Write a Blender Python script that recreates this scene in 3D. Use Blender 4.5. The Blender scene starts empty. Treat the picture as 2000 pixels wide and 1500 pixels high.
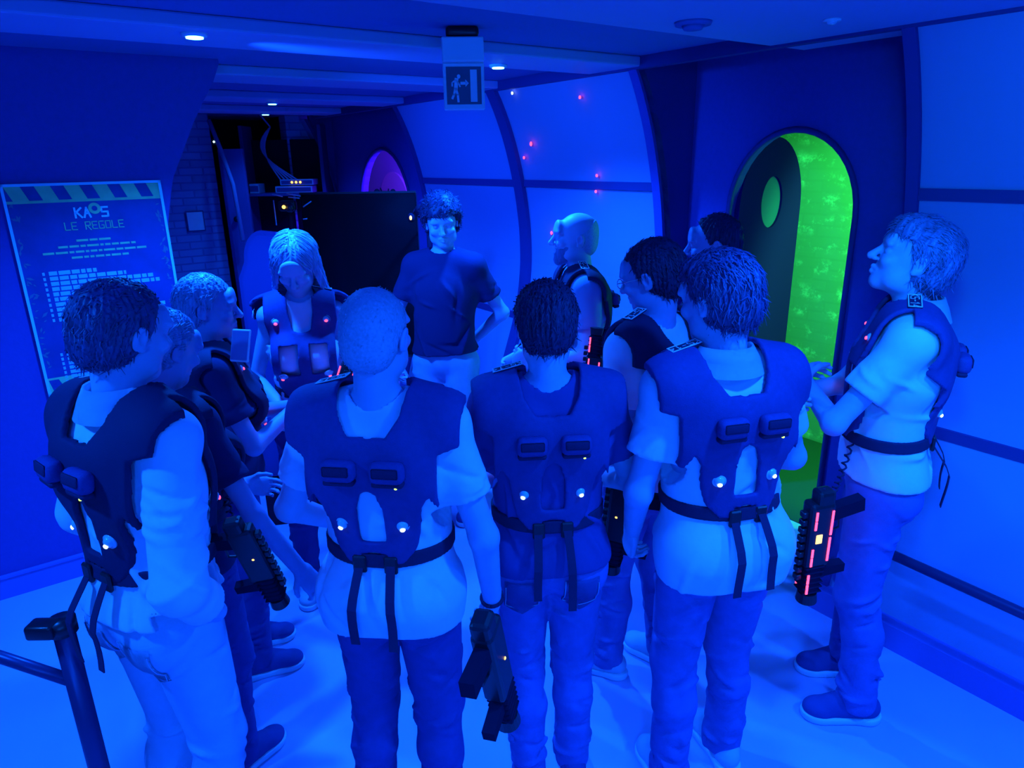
import bpy, bmesh, math, random
import numpy as np
from mathutils import Vector, Matrix

C = bpy.context.scene.collection
SC = bpy.context.scene
random.seed(7); RNG = np.random.RandomState(7)

# ------------------------------------------------------------------ camera
CAM_H, CAM_F, CAM_P, CAM_R = 2.05, 1350.0, math.radians(18.0), math.radians(-1.0)
TH = math.radians(35.5)                       # the corridor runs 35.5 deg left of the view
A = np.array([-math.sin(TH), math.cos(TH), 0.0])     # along the corridor
B = np.array([math.cos(TH), math.sin(TH), 0.0])      # across it, to the right
_f = np.array([0, math.cos(CAM_P), -math.sin(CAM_P)]); _r0 = np.array([1.0, 0, 0]); _u0 = np.cross(_r0, _f)
_cr, _sr = math.cos(CAM_R), math.sin(CAM_R)
_r = _r0*_cr + _u0*_sr; _u = _u0*_cr - _r0*_sr
cam = bpy.data.cameras.new('camera'); camo = bpy.data.objects.new('camera', cam); C.objects.link(camo)
cam.sensor_fit = 'HORIZONTAL'; cam.sensor_width = 36.0; cam.lens = 36.0*CAM_F/2000.0; cam.clip_start = 0.05
M = Matrix(((_r[0], _u[0], -_f[0], 0), (_r[1], _u[1], -_f[1], 0), (_r[2], _u[2], -_f[2], CAM_H), (0, 0, 0, 1)))
camo.matrix_world = M
SC.camera = camo
SC.view_settings.view_transform = 'Standard'; SC.view_settings.look = 'None'
SC.view_settings.gamma = 1.0; SC.view_settings.use_curve_mapping = False; SC.view_settings.exposure = 0.5
SC.cycles.use_denoising = True
SC.cycles.max_bounces = 6; SC.cycles.diffuse_bounces = 4
def W(u, v, z=0.0): return A*u + B*v + np.array([0, 0, z])

# ------------------------------------------------------------------ world and lamps
world = bpy.data.worlds.new('world'); SC.world = world; world.use_nodes = True
world.node_tree.nodes['Background'].inputs[0].default_value = (0.01, 0.16, 1.0, 1)
world.node_tree.nodes['Background'].inputs[1].default_value = 0.05
BLUE = (0.004, 0.138, 1.0); DEEP = (0.004, 0.075, 1.0)
def light(name, kind, loc, energy, color=BLUE, target=None, size=0.3, size_y=None, spot=2.4, blend=0.6):
    l = bpy.data.lights.new(name, kind); o = bpy.data.objects.new(name, l); C.objects.link(o)
    l.energy = energy; l.color = color; o.location = loc
    if kind == 'AREA':
        l.size = size
        if size_y: l.shape = 'RECTANGLE'; l.size_y = size_y
    else: l.shadow_soft_size = size
    if kind == 'SPOT': l.spot_size = spot; l.spot_blend = blend
    if target is not None:
        o.rotation_euler = (Vector(target)-Vector(loc)).to_track_quat('-Z', 'Y').to_euler()
    return o
LAMPS = [(2.90, .69), (3.10, 2.16), (5.75, 1.87), (7.0, 2.2)]           # (u, v) of the ceiling lamps in view
for i, (u, v) in enumerate(LAMPS):
    p = W(u, v, 2.47); light('ceiling_lamp_or_fill_light', 'SPOT', p, [260, 300, 120, 30][i], BLUE, tuple(p-np.array([0, 0, 1])), 0.05, spot=2.35)
for (u, v, e) in ((0.5, 1.5, 120), (-.7, -.3, 230), (-.5, 2.3, 200), (1.9, -.9, 170)):   # the same lamps nearer than the frame
    p = W(u, v, 2.47); light('ceiling_lamp_or_fill_light', 'SPOT', p, e, BLUE, tuple(p-np.array([0, 0, 1])), 0.07, spot=2.35)
light('rear_wash', 'AREA', (-0.5, -1.9, 2.35), 34, BLUE, (0, 2.2, 0.9), .7, .4)
light('ceiling_lamp_or_fill_light', 'SPOT', tuple(W(3.0, .9, 2.44)), 150, (.003, .11, 1.0), tuple(W(3.8, 3.1, 1.55)), .08, spot=1.5, blend=.9)  # added fill spot to brighten the curved panels, no fitting here
light('ceiling_lamp_or_fill_light', 'SPOT', tuple(W(4.8, 1.2, 2.44)), 90, (.003, .06, 1.0), tuple(W(5.0, 3.1, 1.55)), .08, spot=1.4, blend=.9)  # another added fill spot, for the farther panels
light('ceiling_lamp_or_fill_light', 'SPOT', tuple(W(.2, .5, 2.44)), 110, (.003, .26, .75), tuple(W(.5, 3.1, 1.75)), .08, spot=1.1, blend=.9)  # added teal-tinted fill spot for the near right panels
light('added_ceiling_wash', 'AREA', (0.9, -.5, 1.5), 26, BLUE, (1.4, 1.0, 3.2), 1.4, .8)  # added off-screen area light that lifts the ceiling

# ------------------------------------------------------------------ materials
def mat(name, col, rough=0.7, metal=0.0, noise=0.0, nscale=40.0, bump=0.0, bscale=120.0, emit=None, estr=0.0, spec=0.3, stretch=None, sheen=0.0):
    m = bpy.data.materials.new(name); m.use_nodes = True; nt = m.node_tree; b = nt.nodes['Principled BSDF']
    b.inputs['Base Color'].default_value = (*col, 1); b.inputs['Roughness'].default_value = rough
    b.inputs['Metallic'].default_value = metal; b.inputs['Specular IOR Level'].default_value = spec
    if emit: b.inputs['Emission Color'].default_value = (*emit, 1); b.inputs['Emission Strength'].default_value = estr
    if noise or bump:
        tc = nt.nodes.new('ShaderNodeTexCoord'); mp = nt.nodes.new('ShaderNodeMapping')
        nt.links.new(tc.outputs['Object'], mp.inputs[0])
        if stretch: mp.inputs['Scale'].default_value = stretch
    if noise:
        n = nt.nodes.new('ShaderNodeTexNoise'); n.inputs['Scale'].default_value = nscale; n.inputs['Detail'].default_value = 4
        nt.links.new(mp.outputs[0], n.inputs['Vector'])
        r = nt.nodes.new('ShaderNodeMapRange'); r.inputs[1].default_value = .25; r.inputs[2].default_value = .75
        r.inputs[3].default_value = 1-noise; r.inputs[4].default_value = 1+noise
        nt.links.new(n.outputs[0], r.inputs[0])
        mx = nt.nodes.new('ShaderNodeVectorMath'); mx.operation = 'SCALE'; mx.inputs[0].default_value = col
        nt.links.new(r.outputs[0], mx.inputs['Scale']); nt.links.new(mx.outputs[0], b.inputs['Base Color'])
    if bump:
        n2 = nt.nodes.new('ShaderNodeTexNoise'); n2.inputs['Scale'].default_value = bscale; n2.inputs['Detail'].default_value = 3
        nt.links.new(mp.outputs[0], n2.inputs['Vector'])
        bp = nt.nodes.new('ShaderNodeBump'); bp.inputs['Strength'].default_value = bump; bp.inputs['Distance'].default_value = .01
        nt.links.new(n2.outputs[0], bp.inputs['Height']); nt.links.new(bp.outputs[0], b.inputs['Normal'])
    return m
def mat_brick(name, c1, c2, mortar, patch=None, relief=.6):
    m = bpy.data.materials.new(name); m.use_nodes = True; nt = m.node_tree; b = nt.nodes['Principled BSDF']
    tc = nt.nodes.new('ShaderNodeTexCoord'); br = nt.nodes.new('ShaderNodeTexBrick'); nt.links.new(tc.outputs['UV'], br.inputs['Vector'])
    br.inputs['Color1'].default_value = (*c1, 1); br.inputs['Color2'].default_value = (*c2, 1); br.inputs['Mortar'].default_value = (*mortar, 1)
    br.inputs['Scale'].default_value = 1; br.inputs['Brick Width'].default_value = .24; br.inputs['Row Height'].default_value = .075
    br.inputs['Mortar Size'].default_value = .008
    out = br.outputs['Color']
    if patch:
        n = nt.nodes.new('ShaderNodeTexNoise'); n.inputs['Scale'].default_value = 7; n.inputs['Detail'].default_value = 9; n.inputs['Roughness'].default_value = .75
        nt.links.new(tc.outputs['UV'], n.inputs['Vector'])
        r = nt.nodes.new('ShaderNodeMapRange'); r.inputs[1].default_value = .52; r.inputs[2].default_value = .68
        nt.links.new(n.outputs[0], r.inputs[0])
        w = nt.nodes.new('ShaderNodeTexWave'); w.wave_type = 'BANDS'; w.bands_direction = 'Y'; w.inputs['Scale'].default_value = 2.1; w.inputs['Distortion'].default_value = 3
        nt.links.new(tc.outputs['UV'], w.inputs['Vector'])
        mu = nt.nodes.new('ShaderNodeMath'); mu.operation = 'MULTIPLY'; nt.links.new(r.outputs[0], mu.inputs[0]); nt.links.new(w.outputs[1], mu.inputs[1])
        mx = nt.nodes.new('ShaderNodeMix'); mx.data_type = 'RGBA'; nt.links.new(mu.outputs[0], mx.inputs[0]); nt.links.new(out, mx.inputs[6])
        mx.inputs[7].default_value = (*patch, 1); out = mx.outputs[2]
    nt.links.new(out, b.inputs['Base Color']); b.inputs['Roughness'].default_value = .8
    bp = nt.nodes.new('ShaderNodeBump'); bp.inputs['Strength'].default_value = relief; bp.inputs['Distance'].default_value = .01
    nt.links.new(br.outputs['Fac'], bp.inputs['Height']); bp.invert = True; nt.links.new(bp.outputs[0], b.inputs['Normal'])
    return m
MT = dict(
    floor=mat('floor_coating', (.55, .42, .72), .45, noise=.05, nscale=3, bump=.05, bscale=300),
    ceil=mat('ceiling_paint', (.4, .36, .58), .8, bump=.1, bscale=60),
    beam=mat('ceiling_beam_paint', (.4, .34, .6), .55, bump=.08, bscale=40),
    coffer=mat('navy_and_bay_shade', (.12, .14, .38), .8, bump=.1, bscale=60),
    wall=mat('navy_wall_paint', (.10, .06, .34), .8, bump=.12, bscale=90, noise=.05),
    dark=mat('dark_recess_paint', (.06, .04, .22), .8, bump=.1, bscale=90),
    panel=mat('light_wall_panel', (.30, .27, .52), .65, bump=.04, bscale=200),
    rib=mat('dark_rib', (.05, .04, .2), .6),
    skirt=mat('skirting_grey', (.2, .14, .5), .5),
    black=mat('black_plastic', (.012, .012, .02), .35, spec=.4),
    matte=mat('matte_black', (.01, .01, .03), .9, spec=.05),
    screen=mat('black_screen', (.004, .004, .008), .18, spec=.25),
    metal=mat('painted_rail_metal', (.04, .04, .13), .35, metal=.3),
    steel=mat('steel', (.5, .5, .6), .3, metal=.8),
    white=mat('white_plastic', (.7, .72, .8), .5),
    paper=mat('paper', (.75, .75, .8), .8, noise=.06, nscale=8),
    lamp=mat('lamp_glow', (.5, .8, 1), emit=(.12, .75, 1.0), estr=7),
    red=mat('red_led_or_light_dot', (1, .1, .1), emit=(1.0, .05, .12), estr=2.6),
    amber=mat('amber_led', (1, .6, .1), emit=(1.0, .55, .08), estr=2.2),
    wled=mat('white_led_or_light_dot', (.6, .9, 1), emit=(.5, .9, 1.0), estr=2.2),
    gled=mat('green_led', (.5, 1, .1), emit=(.45, 1.0, .08), estr=2.2),
    dome=mat('led_dome', (.55, .6, .7), .12, spec=.7),
    skin=mat('skin', (.40, .42, .64), .5, noise=.05, nscale=30, bump=.04, bscale=200),
    skin2=mat('skin_tanned', (.28, .30, .54), .5, noise=.05, nscale=30, bump=.04, bscale=200),
    hair_dark=mat('dark_hair', (.02, .022, .07), .5, noise=.35, nscale=60, spec=.2, stretch=(1, 1, .25)),
    hair_brown=mat('brown_hair', (.045, .05, .15), .5, noise=.35, nscale=60, spec=.5, stretch=(1, 1, .25)),
    hair_grey=mat('greying_hair', (.13, .15, .33), .45, noise=.4, nscale=50, spec=.4, stretch=(1, 1, .25)),
    hair_blond=mat('blond_hair', (.28, .34, .58), .42, noise=.3, nscale=60, spec=.4, stretch=(1, 1, .2)),
    stubble=mat('stubble_and_head_shade', (.34, .40, .56), .6, noise=.2, nscale=150), hair_ash=mat('ash_hair', (.22, .3, .5), .42, noise=.3, nscale=60, spec=.4, stretch=(1, 1, .2)),
    sh_white=mat('white_cotton', (.66, .64, .8), .85, bump=.12, bscale=35, noise=.03),
    sh_grey=mat('grey_cotton', (.22, .26, .5), .85, bump=.12, bscale=35),
    sh_blue=mat('mid_blue_cotton', (.05, .045, .22), .85, bump=.1, bscale=60),
    sh_navy=mat('navy_cotton', (.014, .014, .08), .9, bump=.1, bscale=60),
    jean=mat('blue_denim', (.12, .12, .40), .85, noise=.12, nscale=25, bump=.15, bscale=200),
    jean_dark=mat('dark_denim', (.05, .05, .24), .85, noise=.12, nscale=25, bump=.15, bscale=200),
    jean_light=mat('pale_denim', (.34, .40, .62), .85, noise=.08, nscale=25, bump=.15, bscale=200),
    chino=mat('pale_chino', (.42, .46, .66), .85, noise=.04, nscale=25, bump=.1, bscale=200),
    vest=mat('vest_fabric', (.04, .04, .19), .75, bump=.2, bscale=400, noise=.08, nscale=60),
    vest_blk=mat('vest_black_fabric', (.012, .012, .06), .8, bump=.2, bscale=400),
    web=mat('webbing', (.014, .014, .06), .8, bump=.25, bscale=500),
    leather=mat('belt_leather', (.03, .03, .1), .5),
    shoe=mat('shoe_fabric', (.06, .06, .25), .8, bump=.1, bscale=200),
    sole=mat('pale_rubber', (.65, .7, .8), .6),
    shoe_w=mat('pale_shoe', (.45, .5, .65), .6),
    fluor=mat('yellow_plastic', (.5, .75, .4), .5),
)

# ------------------------------------------------------------------ mesh helpers
def obj(name, bm, m, parent=None, smooth=False):
    me = bpy.data.meshes.new(name); bmesh.ops.recalc_face_normals(bm, faces=bm.faces[:]); bm.to_mesh(me); bm.free()
    return link(name, me, m, parent, smooth)
def link(name, me, m, parent=None, smooth=False):
    o = bpy.data.objects.new(name, me); C.objects.link(o)
    for mm in (m if isinstance(m, (list, tuple)) else [m]): me.materials.append(mm)
    if smooth: me.shade_smooth()
    if parent is not None: o.parent = parent
    return o
def tag(o, label, cat, group=None, kind=None):
    o['label'] = label; o['category'] = cat
    if group: o['group'] = group
    if kind: o['kind'] = kind
    return o
def empty(name, loc, rot=(0, 0, 0)):
    o = bpy.data.objects.new(name, None); C.objects.link(o); o.location = loc; o.rotation_euler = rot; o.empty_display_size = .1
    return o
def struct(name, bm, m, parent=None, smooth=False):
    o = obj(name, bm, m, parent, smooth)
    if parent is None: o['kind'] = 'structure'
    return o
def frame_M(o, x, y, z):
    return Matrix(((x[0], y[0], z[0], o[0]), (x[1], y[1], z[1], o[1]), (x[2], y[2], z[2], o[2]), (0, 0, 0, 1)))
def add_box(bm, c, s, M=None, bevel=0.0, seg=2):
    r = bmesh.ops.create_cube(bm, size=1.0); vs = r['verts']
    for v in vs: v.co = Vector((c[0]+v.co.x*s[0], c[1]+v.co.y*s[1], c[2]+v.co.z*s[2]))
    if bevel > 0:
        es = list({e for v in vs for e in v.link_edges})
        rr = bmesh.ops.bevel(bm, geom=es, offset=bevel, segments=seg, affect='EDGES', profile=.5)
        vs = list({v for f in rr['faces'] for v in f.verts} | {v for v in vs if v.is_valid})
    if M is not None:
        for v in vs: v.co = M @ v.co
    return vs
def add_tube(bm, pts, r, seg=8, cap=True):
    pts = [Vector(p) for p in pts]; rs = r if isinstance(r, (list, tuple)) else [r]*len(pts); rings = []
    up = Vector((0, 0, 1))
    d0 = (pts[1]-pts[0]).normalized()
    if abs(d0.dot(up)) > .9: up = Vector((0, 1, 0))
    x = d0.cross(up).normalized()
    for i, p in enumerate(pts):
        d = (pts[min(i+1, len(pts)-1)]-pts[max(i-1, 0)]).normalized()
        x = (x-d*x.dot(d)).normalized(); y = d.cross(x)
        rings.append([bm.verts.new(p+(x*math.cos(2*math.pi*k/seg)+y*math.sin(2*math.pi*k/seg))*rs[i]) for k in range(seg)])
    for a, b in zip(rings, rings[1:]):
        for k in range(seg): bm.faces.new((a[k], a[(k+1) % seg], b[(k+1) % seg], b[k]))
    if cap: bm.faces.new(rings[0][::-1]); bm.faces.new(rings[-1])
def add_disc(bm, M, r, h, seg=24, r2=None):
    r2 = r if r2 is None else r2
    lo = [bm.verts.new(M @ Vector((r*math.cos(2*math.pi*k/seg), r*math.sin(2*math.pi*k/seg), 0))) for k in range(seg)]
    hi = [bm.verts.new(M @ Vector((r2*math.cos(2*math.pi*k/seg), r2*math.sin(2*math.pi*k/seg), h))) for k in range(seg)]
    for k in range(seg): bm.faces.new((lo[k], lo[(k+1) % seg], hi[(k+1) % seg], hi[k]))
    bm.faces.new(lo[::-1]); bm.faces.new(hi)
def add_sphere(bm, c, r, M=None, seg=12, scale=(1, 1, 1)):
    rr = bmesh.ops.create_uvsphere(bm, u_segments=seg, v_segments=seg//2+1, radius=r)
    for v in rr['verts']:
        v.co = Vector((c[0]+v.co.x*scale[0], c[1]+v.co.y*scale[1], c[2]+v.co.z*scale[2]))
        if M is not None: v.co = M @ v.co
def add_prism(bm, poly, M, d0, d1):
    """polygon in the local xy plane, extruded from z=d0 to z=d1"""
    lo = [bm.verts.new(M @ Vector((p[0], p[1], d0))) for p in poly]; hi = [bm.verts.new(M @ Vector((p[0], p[1], d1))) for p in poly]
    n = len(poly)
    for k in range(n): bm.faces.new((lo[k], lo[(k+1) % n], hi[(k+1) % n], hi[k]))
    f1 = bm.faces.new(lo[::-1]); f2 = bm.faces.new(hi)
    bmesh.ops.triangulate(bm, faces=[f1, f2])
def WV(u, v, z): return Vector(W(u, v, z))
M_uz = lambda v0: frame_M(W(0, v0), A, (0, 0, 1), -B)       # plane along the corridor: x=u, y=z, z axis = -v (towards us)
M_vz = lambda u0: frame_M(W(u0, 0), B, (0, 0, 1), -A)       # plane across it: x=v, y=z, z axis = -u (towards us)
M_uv = Matrix(((A[0], B[0], 0, 0), (A[1], B[1], 0, 0), (0, 0, 1, 0), (0, 0, 0, 1)))
def uvbox(bm, u0, u1, v0, v1, z0, z1, bevel=0):
    add_box(bm, ((u0+u1)/2, (v0+v1)/2, (z0+z1)/2), (abs(u1-u0), abs(v1-v0), abs(z1-z0)), M_uv, bevel)
def uv_planar(o, ax, ay):
    me = o.data; l = me.uv_layers.new(name='uv'); ax = Vector(ax); ay = Vector(ay)
    for lp in me.loops: co = me.vertices[lp.vertex_index].co; l.data[lp.index].uv = (co.dot(ax), co.dot(ay))

# ------------------------------------------------------------------ the setting
PROF = [(0.0, 2.80), (.3, 2.88), (.6, 2.99), (.85, 3.08), (1.05, 3.135), (1.3, 3.165), (1.55, 3.16), (1.8, 3.125), (2.0, 3.08), (2.2, 3.02), (2.38, 2.945), (2.5, 2.88)]
def pv(z):
    zs = [p[0] for p in PROF]; return float(np.interp(z, zs, [p[1] for p in PROF]))
PZ = [i*2.5/40 for i in range(41)]
def _sm(z): return (pv(z-.08)+pv(z+.08)+2*pv(z))/4 if .1 < z < 2.4 else pv(z)
ZC = 2.50
UD, UC, UB, UA, UE, UEND = 1.47, 2.84, 4.20, 5.70, 7.75, 8.0
VW = 3.35
bm = bmesh.new(); uvbox(bm, -3.5, 12.5, -4, 7.5, -.1, 0); struct('floor', bm, MT['floor'])
# ceiling: lit flat part over the near end, then beams with bays between them, their shade put into a darker colour
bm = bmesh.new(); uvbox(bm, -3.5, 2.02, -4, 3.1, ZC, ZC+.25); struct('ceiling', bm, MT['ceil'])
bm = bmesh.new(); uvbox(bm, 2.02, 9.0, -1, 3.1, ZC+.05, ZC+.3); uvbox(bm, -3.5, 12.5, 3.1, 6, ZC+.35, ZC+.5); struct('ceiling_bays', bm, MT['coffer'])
BEAMS = [(2.80, 3.20), (4.10, 4.50), (5.45, 5.85), (6.75, 7.15)]
for i, (u0, u1) in enumerate(BEAMS):
    bm = bmesh.new(); uvbox(bm, u0, u1, -1, 2.88, ZC, ZC+.05, .008); struct('trim_%d' % (i+1), bm, MT['beam'])
bm = bmesh.new(); uvbox(bm, -3.5, 7.5, 2.85, 2.90, ZC-.01, ZC+.1); struct('trim_5', bm, MT['rib'])
# right wall: curved panels
def panels(name, u0, u1, m=MT['panel']):
    bm = bmesh.new(); vs = []
    for z in PZ:
        vs.append([bm.verts.new(WV(u, _sm(z)+d, z)) for (u, d) in ((u0, 0), (u1, 0), (u1, .05), (u0, .05))])
    for a, b in zip(vs, vs[1:]):
        for k in range(4): bm.faces.new((a[k], a[(k+1) % 4], b[(k+1) % 4], b[k]))
    bm.faces.new(vs[0]); bm.faces.new(vs[-1][::-1])
    o = struct(name, bm, m); return o
panels('wall_right_near', -2.5, UD); panels('wall_right', UC, UA); panels('wall_right_far', UE+.05, UEND)
def rib(name, u0, u1, d=.03, m=MT['rib'], side=1, prof=_sm):
    bm = bmesh.new(); vs = []
    for z in PZ:
        z2 = z
        vs.append([bm.verts.new(WV(u, prof(z)-side*dd, z2)) for (u, dd) in ((u0, d), (u1, d), (u1, -.02), (u0, -.02))])
    for a, b in zip(vs, vs[1:]):
        for k in range(4): bm.faces.new((a[k], a[(k+1) % 4], b[(k+1) % 4], b[k]))
    bm.faces.new(vs[0]); bm.faces.new(vs[-1][::-1])
    return struct(name, bm, m)
rib('trim_6', UD-.05, UD, .02, MT['dark']); rib('trim_7', UC, UC+.06, .02, MT['wall']); rib('trim_8', UB-.05, UB+.05, .035); rib('trim_9', UA-.05, UA, .02); rib('trim_10', UE, UE+.05, .02)
ZS1, ZS2 = 1.885, .90
n = 11
for (u0, u1) in ((-2.5, UD-.05), (UC+.06, UB-.05), (UB+.05, UA-.05)):
    for z in (ZS1, ZS2):
        bm = bmesh.new(); uvbox(bm, u0, u1, pv(z)-.012, pv(z)+.02, z-.024, z+.024); struct('trim_%d' % n, bm, MT['rib']); n += 1
bm = bmesh.new(); uvbox(bm, -2.5, UD, 2.76, 2.83, 0, .115); struct('baseboard_right', bm, MT['skirt'])
bm = bmesh.new(); uvbox(bm, UC, UA, 2.76, 2.83, 0, .115); struct('baseboard_right_far', bm, MT['skirt'])

# left bulkhead with the curved edge of the archway
LU = 3.92
LEFT = [(0, .92), (.4, .80), (.8, .70), (1.1, .65), (1.45, .63), (1.7, .66), (1.98, .73), (2.29, .89), (2.5, 1.03)]
bm = bmesh.new()
zs = np.linspace(0, 2.62, 30); edge = [(float(np.interp(z, [p[0] for p in LEFT], [p[1] for p in LEFT])), float(z)) for z in zs]
for (x0, z0), (x1, z1) in zip(edge, edge[1:]):
    add_prism(bm, [(-4, z0), (x0, z0), (x1, z1), (-4, z1)], M_vz(LU), -.14, 0)
bmesh.ops.remove_doubles(bm, verts=bm.verts[:], dist=1e-4)
struct('wall_left', bm, MT['wall'])
bm = bmesh.new(); uvbox(bm, LU-.02, LU, -4, .88, 0, .11); uvbox(bm, LU-.026, LU, -4, .88, .11, .122); struct('baseboard_left', bm, MT['skirt'])
# end wall with brick, behind the archway
mbrick = mat_brick('painted_brick', (.30, .34, .6), (.22, .26, .5), (.14, .16, .4))
bm = bmesh.new(); uvbox(bm, 8.0, 8.2, 0.2, 1.92, 0, 2.62)
o = struct('wall_end', bm, mbrick); uv_planar(o, B, (0, 0, 1))
bm = bmesh.new(); uvbox(bm, 8.0, 8.2, 2.72, 3.6, 0, 2.62)
o = struct('wall_end_right', bm, mbrick); uv_planar(o, B, (0, 0, 1))
bm = bmesh.new(); uvbox(bm, 9.0, 9.1, 1, 4, 0, 2.7); uvbox(bm, 8.2, 9.0, 1.80, 1.9, 0, 2.7); uvbox(bm, 8.2, 9.0, 2.74, 2.84, 0, 2.7); struct('wall_closet', bm, MT['matte'])
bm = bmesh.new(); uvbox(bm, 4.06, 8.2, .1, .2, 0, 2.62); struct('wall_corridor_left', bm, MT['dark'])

# recesses with arched openings
def arch_poly(w, h, n=20):
    r = w/2; z0 = h-r*1.12
    return [(-r, 0.0)]+[(-r*math.cos(math.pi*k/n), z0+r*1.12*math.sin(math.pi*k/n)) for k in range(n+1)]+[(r, 0.0)]
def recess(u0, u1, uc, w, h, tagn, m, VW=VW):
    bm = bmesh.new()
    Mx = M_uz(VW); P = arch_poly(w, h); top = 2.85
    add_prism(bm, [(u0, 0), (uc-w/2, 0), (uc-w/2, top), (u0, top)], Mx, -.07, 0)
    add_prism(bm, [(uc+w/2, 0), (u1, 0), (u1, top), (uc+w/2, top)], Mx, -.07, 0)
    for p, q in zip(P[1:-1], P[2:-1]):
        add_prism(bm, [(uc+p[0], p[1]), (uc+q[0], q[1]), (uc+q[0], top), (uc+p[0], top)], Mx, -.07, 0)
    bmesh.ops.remove_doubles(bm, verts=bm.verts[:], dist=1e-4)
    struct('wall_recess_'+tagn, bm, m)
    # side returns and thin frame round the opening
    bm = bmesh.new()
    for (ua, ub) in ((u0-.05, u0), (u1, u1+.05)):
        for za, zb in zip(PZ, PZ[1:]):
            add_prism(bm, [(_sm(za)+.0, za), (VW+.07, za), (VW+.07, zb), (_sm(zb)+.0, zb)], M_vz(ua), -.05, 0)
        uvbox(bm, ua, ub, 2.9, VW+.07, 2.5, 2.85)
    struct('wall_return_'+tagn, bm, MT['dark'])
    bm = bmesh.new()
    add_tube(bm, [WV(uc+p[0], VW-.004, p[1]) for p in P], .016, 6)
    struct('trim_door_'+tagn, bm, MT['rib'], smooth=True)
def door_leaf(name, uh, w, h, ang, facing, label):
    """arched leaf hinged at u=uh, opened into the room behind by ang degrees from shut"""
    root = empty(name, W(uh, VW+.05, 0)); root['kind'] = 'structure'
    d = -A*math.cos(math.radians(ang))+B*math.sin(math.radians(ang)); nrm = np.cross(d, (0, 0, 1))
    Mx = frame_M((0, 0, 0), d, (0, 0, 1), nrm)
    P = [(p[0]+w/2, p[1]) for p in arch_poly(w, h)]
    cz, cr = h-.37, .12
    bm = bmesh.new(); N = 48
    # leaf as a ring of quads round the round window, plus the rest below
    hole = [(w/2+cr*math.cos(2*math.pi*k/N), cz+cr*1.25*math.sin(2*math.pi*k/N)) for k in range(N)]
    def outer(t):
        c, s = math.cos(t), math.sin(t); best = None
        x0, y0 = w/2, cz; poly = [(0, .02)]+P[1:-1]+[(w, .02)]
        for (ax, ay), (bx, by) in zip(poly, poly[1:]+poly[:1]):
            ex, ey = bx-ax, by-ay; den = c*ey-s*ex
            if abs(den) < 1e-9: continue
            k = ((ax-x0)*ey-(ay-y0)*ex)/den; m_ = ((ax-x0)*s-(ay-y0)*c)/den
            if k > 0 and -1e-6 <= m_ <= 1+1e-6 and (best is None or k < best): best = k
        return (x0+best*c, y0+best*s)
    angs = sorted([2*math.pi*k/N for k in range(N)]+[math.atan2(.02-cz, s*w/2) % (2*math.pi) for s in (-1, 1)])
    rings = []
    for t in angs:
        hx, hy = w/2+cr*math.cos(t), cz+cr*1.25*math.sin(t); ox, oy = outer(t)
        rings.append([bm.verts.new(Mx @ Vector(q)) for q in ((hx, hy, -.02), (ox, oy, -.02), (ox, oy, .02), (hx, hy, .02))])
    for a, b in zip(rings, rings[1:]+rings[:1]):
        for k in range(4): bm.faces.new((a[k], a[(k+1) % 4], b[(k+1) % 4], b[k]))
    obj('leaf', bm, mleaf, root)
    bm = bmesh.new(); add_prism(bm, hole, Mx, -.006, .006); obj('round_window', bm, mwin, root)
    bm = bmesh.new(); s = facing
    add_tube(bm, [Mx @ Vector((w-.09, 1.0, .02*s)), Mx @ Vector((w-.09, 1.0, .07*s)), Mx @ Vector((w-.2, 1.0, .07*s))], .01, 8); obj('door_handle', bm, MT['steel'], root)
    if name == 'door_1':
        bm = bmesh.new(); add_box(bm, (w/2+.03, cz-.37, .024*s), (.2, .28, .003), Mx); obj('paper_notice', bm, MT['paper'], root)
    return root
mleaf = mat('door_leaf_paint', (.02, .006, .14), .9, spec=.03); mwin = mat('window_glass', (.05, .08, .25), .5, spec=.2)
D1U, D1W, D1H = 2.18, .74, 2.17
recess(UD, UC, D1U, D1W, D1H, 'green', MT['wall'])
door_leaf('door_1', D1U+D1W/2-.01, D1W-.02, D1H-.02, 96, -1, '')
D2U, D2W, D2H = 6.55, 1.15, 2.17
recess(UA, UE, D2U, D2W, D2H, 'purple', MT['wall'], 3.15)
# rooms behind the two openings
mgreen = mat_brick('green_room_painted_brick', (.33, .35, .33), (.31, .33, .31), (.31, .33, .31), patch=(.9, .95, .9), relief=.15)
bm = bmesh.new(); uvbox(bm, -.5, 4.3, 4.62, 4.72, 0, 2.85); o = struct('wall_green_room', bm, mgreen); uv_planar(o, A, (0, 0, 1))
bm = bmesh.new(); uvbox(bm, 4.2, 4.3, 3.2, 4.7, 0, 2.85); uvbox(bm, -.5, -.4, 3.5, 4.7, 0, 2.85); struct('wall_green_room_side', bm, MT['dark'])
bm = bmesh.new(); uvbox(bm, 4.4, 12, 4.3, 4.4, 0, 2.85); uvbox(bm, 12, 12.1, 3, 4.4, 0, 2.85); struct('wall_purple_room', bm, mat('purple_room_paint', (.6, .5, .6), .8))
light('green_room_lamp', 'SPOT', tuple(W(.9, 3.9, 2.3)), 560, (.03, 1.0, .10), tuple(W(1.8, 4.7, 1.25)), .08, spot=1.75, blend=.5)
light('purple_room_lamp', 'SPOT', tuple(W(6.3, 3.3, 2.3)), 380, (.055, .010, .8), tuple(W(7.9, 4.3, 1.6)), .1, spot=2.3)
# arched inner doorway seen through the purple opening
bm = bmesh.new(); add_prism(bm, [(8.6+p[0], p[1]) for p in arch_poly(.9, 1.92)], M_uz(4.29), 0, .03); struct('trim_purple_arch', bm, mat('pink_panel', (.9, .6, .6), .7))
bm = bmesh.new(); uvbox(bm, -.4, 4.2, 3.43, 4.62, -.005, .004); struct('floor_green_room', bm, mat('dark_green_room_floor', (.03, .04, .06), .6))

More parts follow.
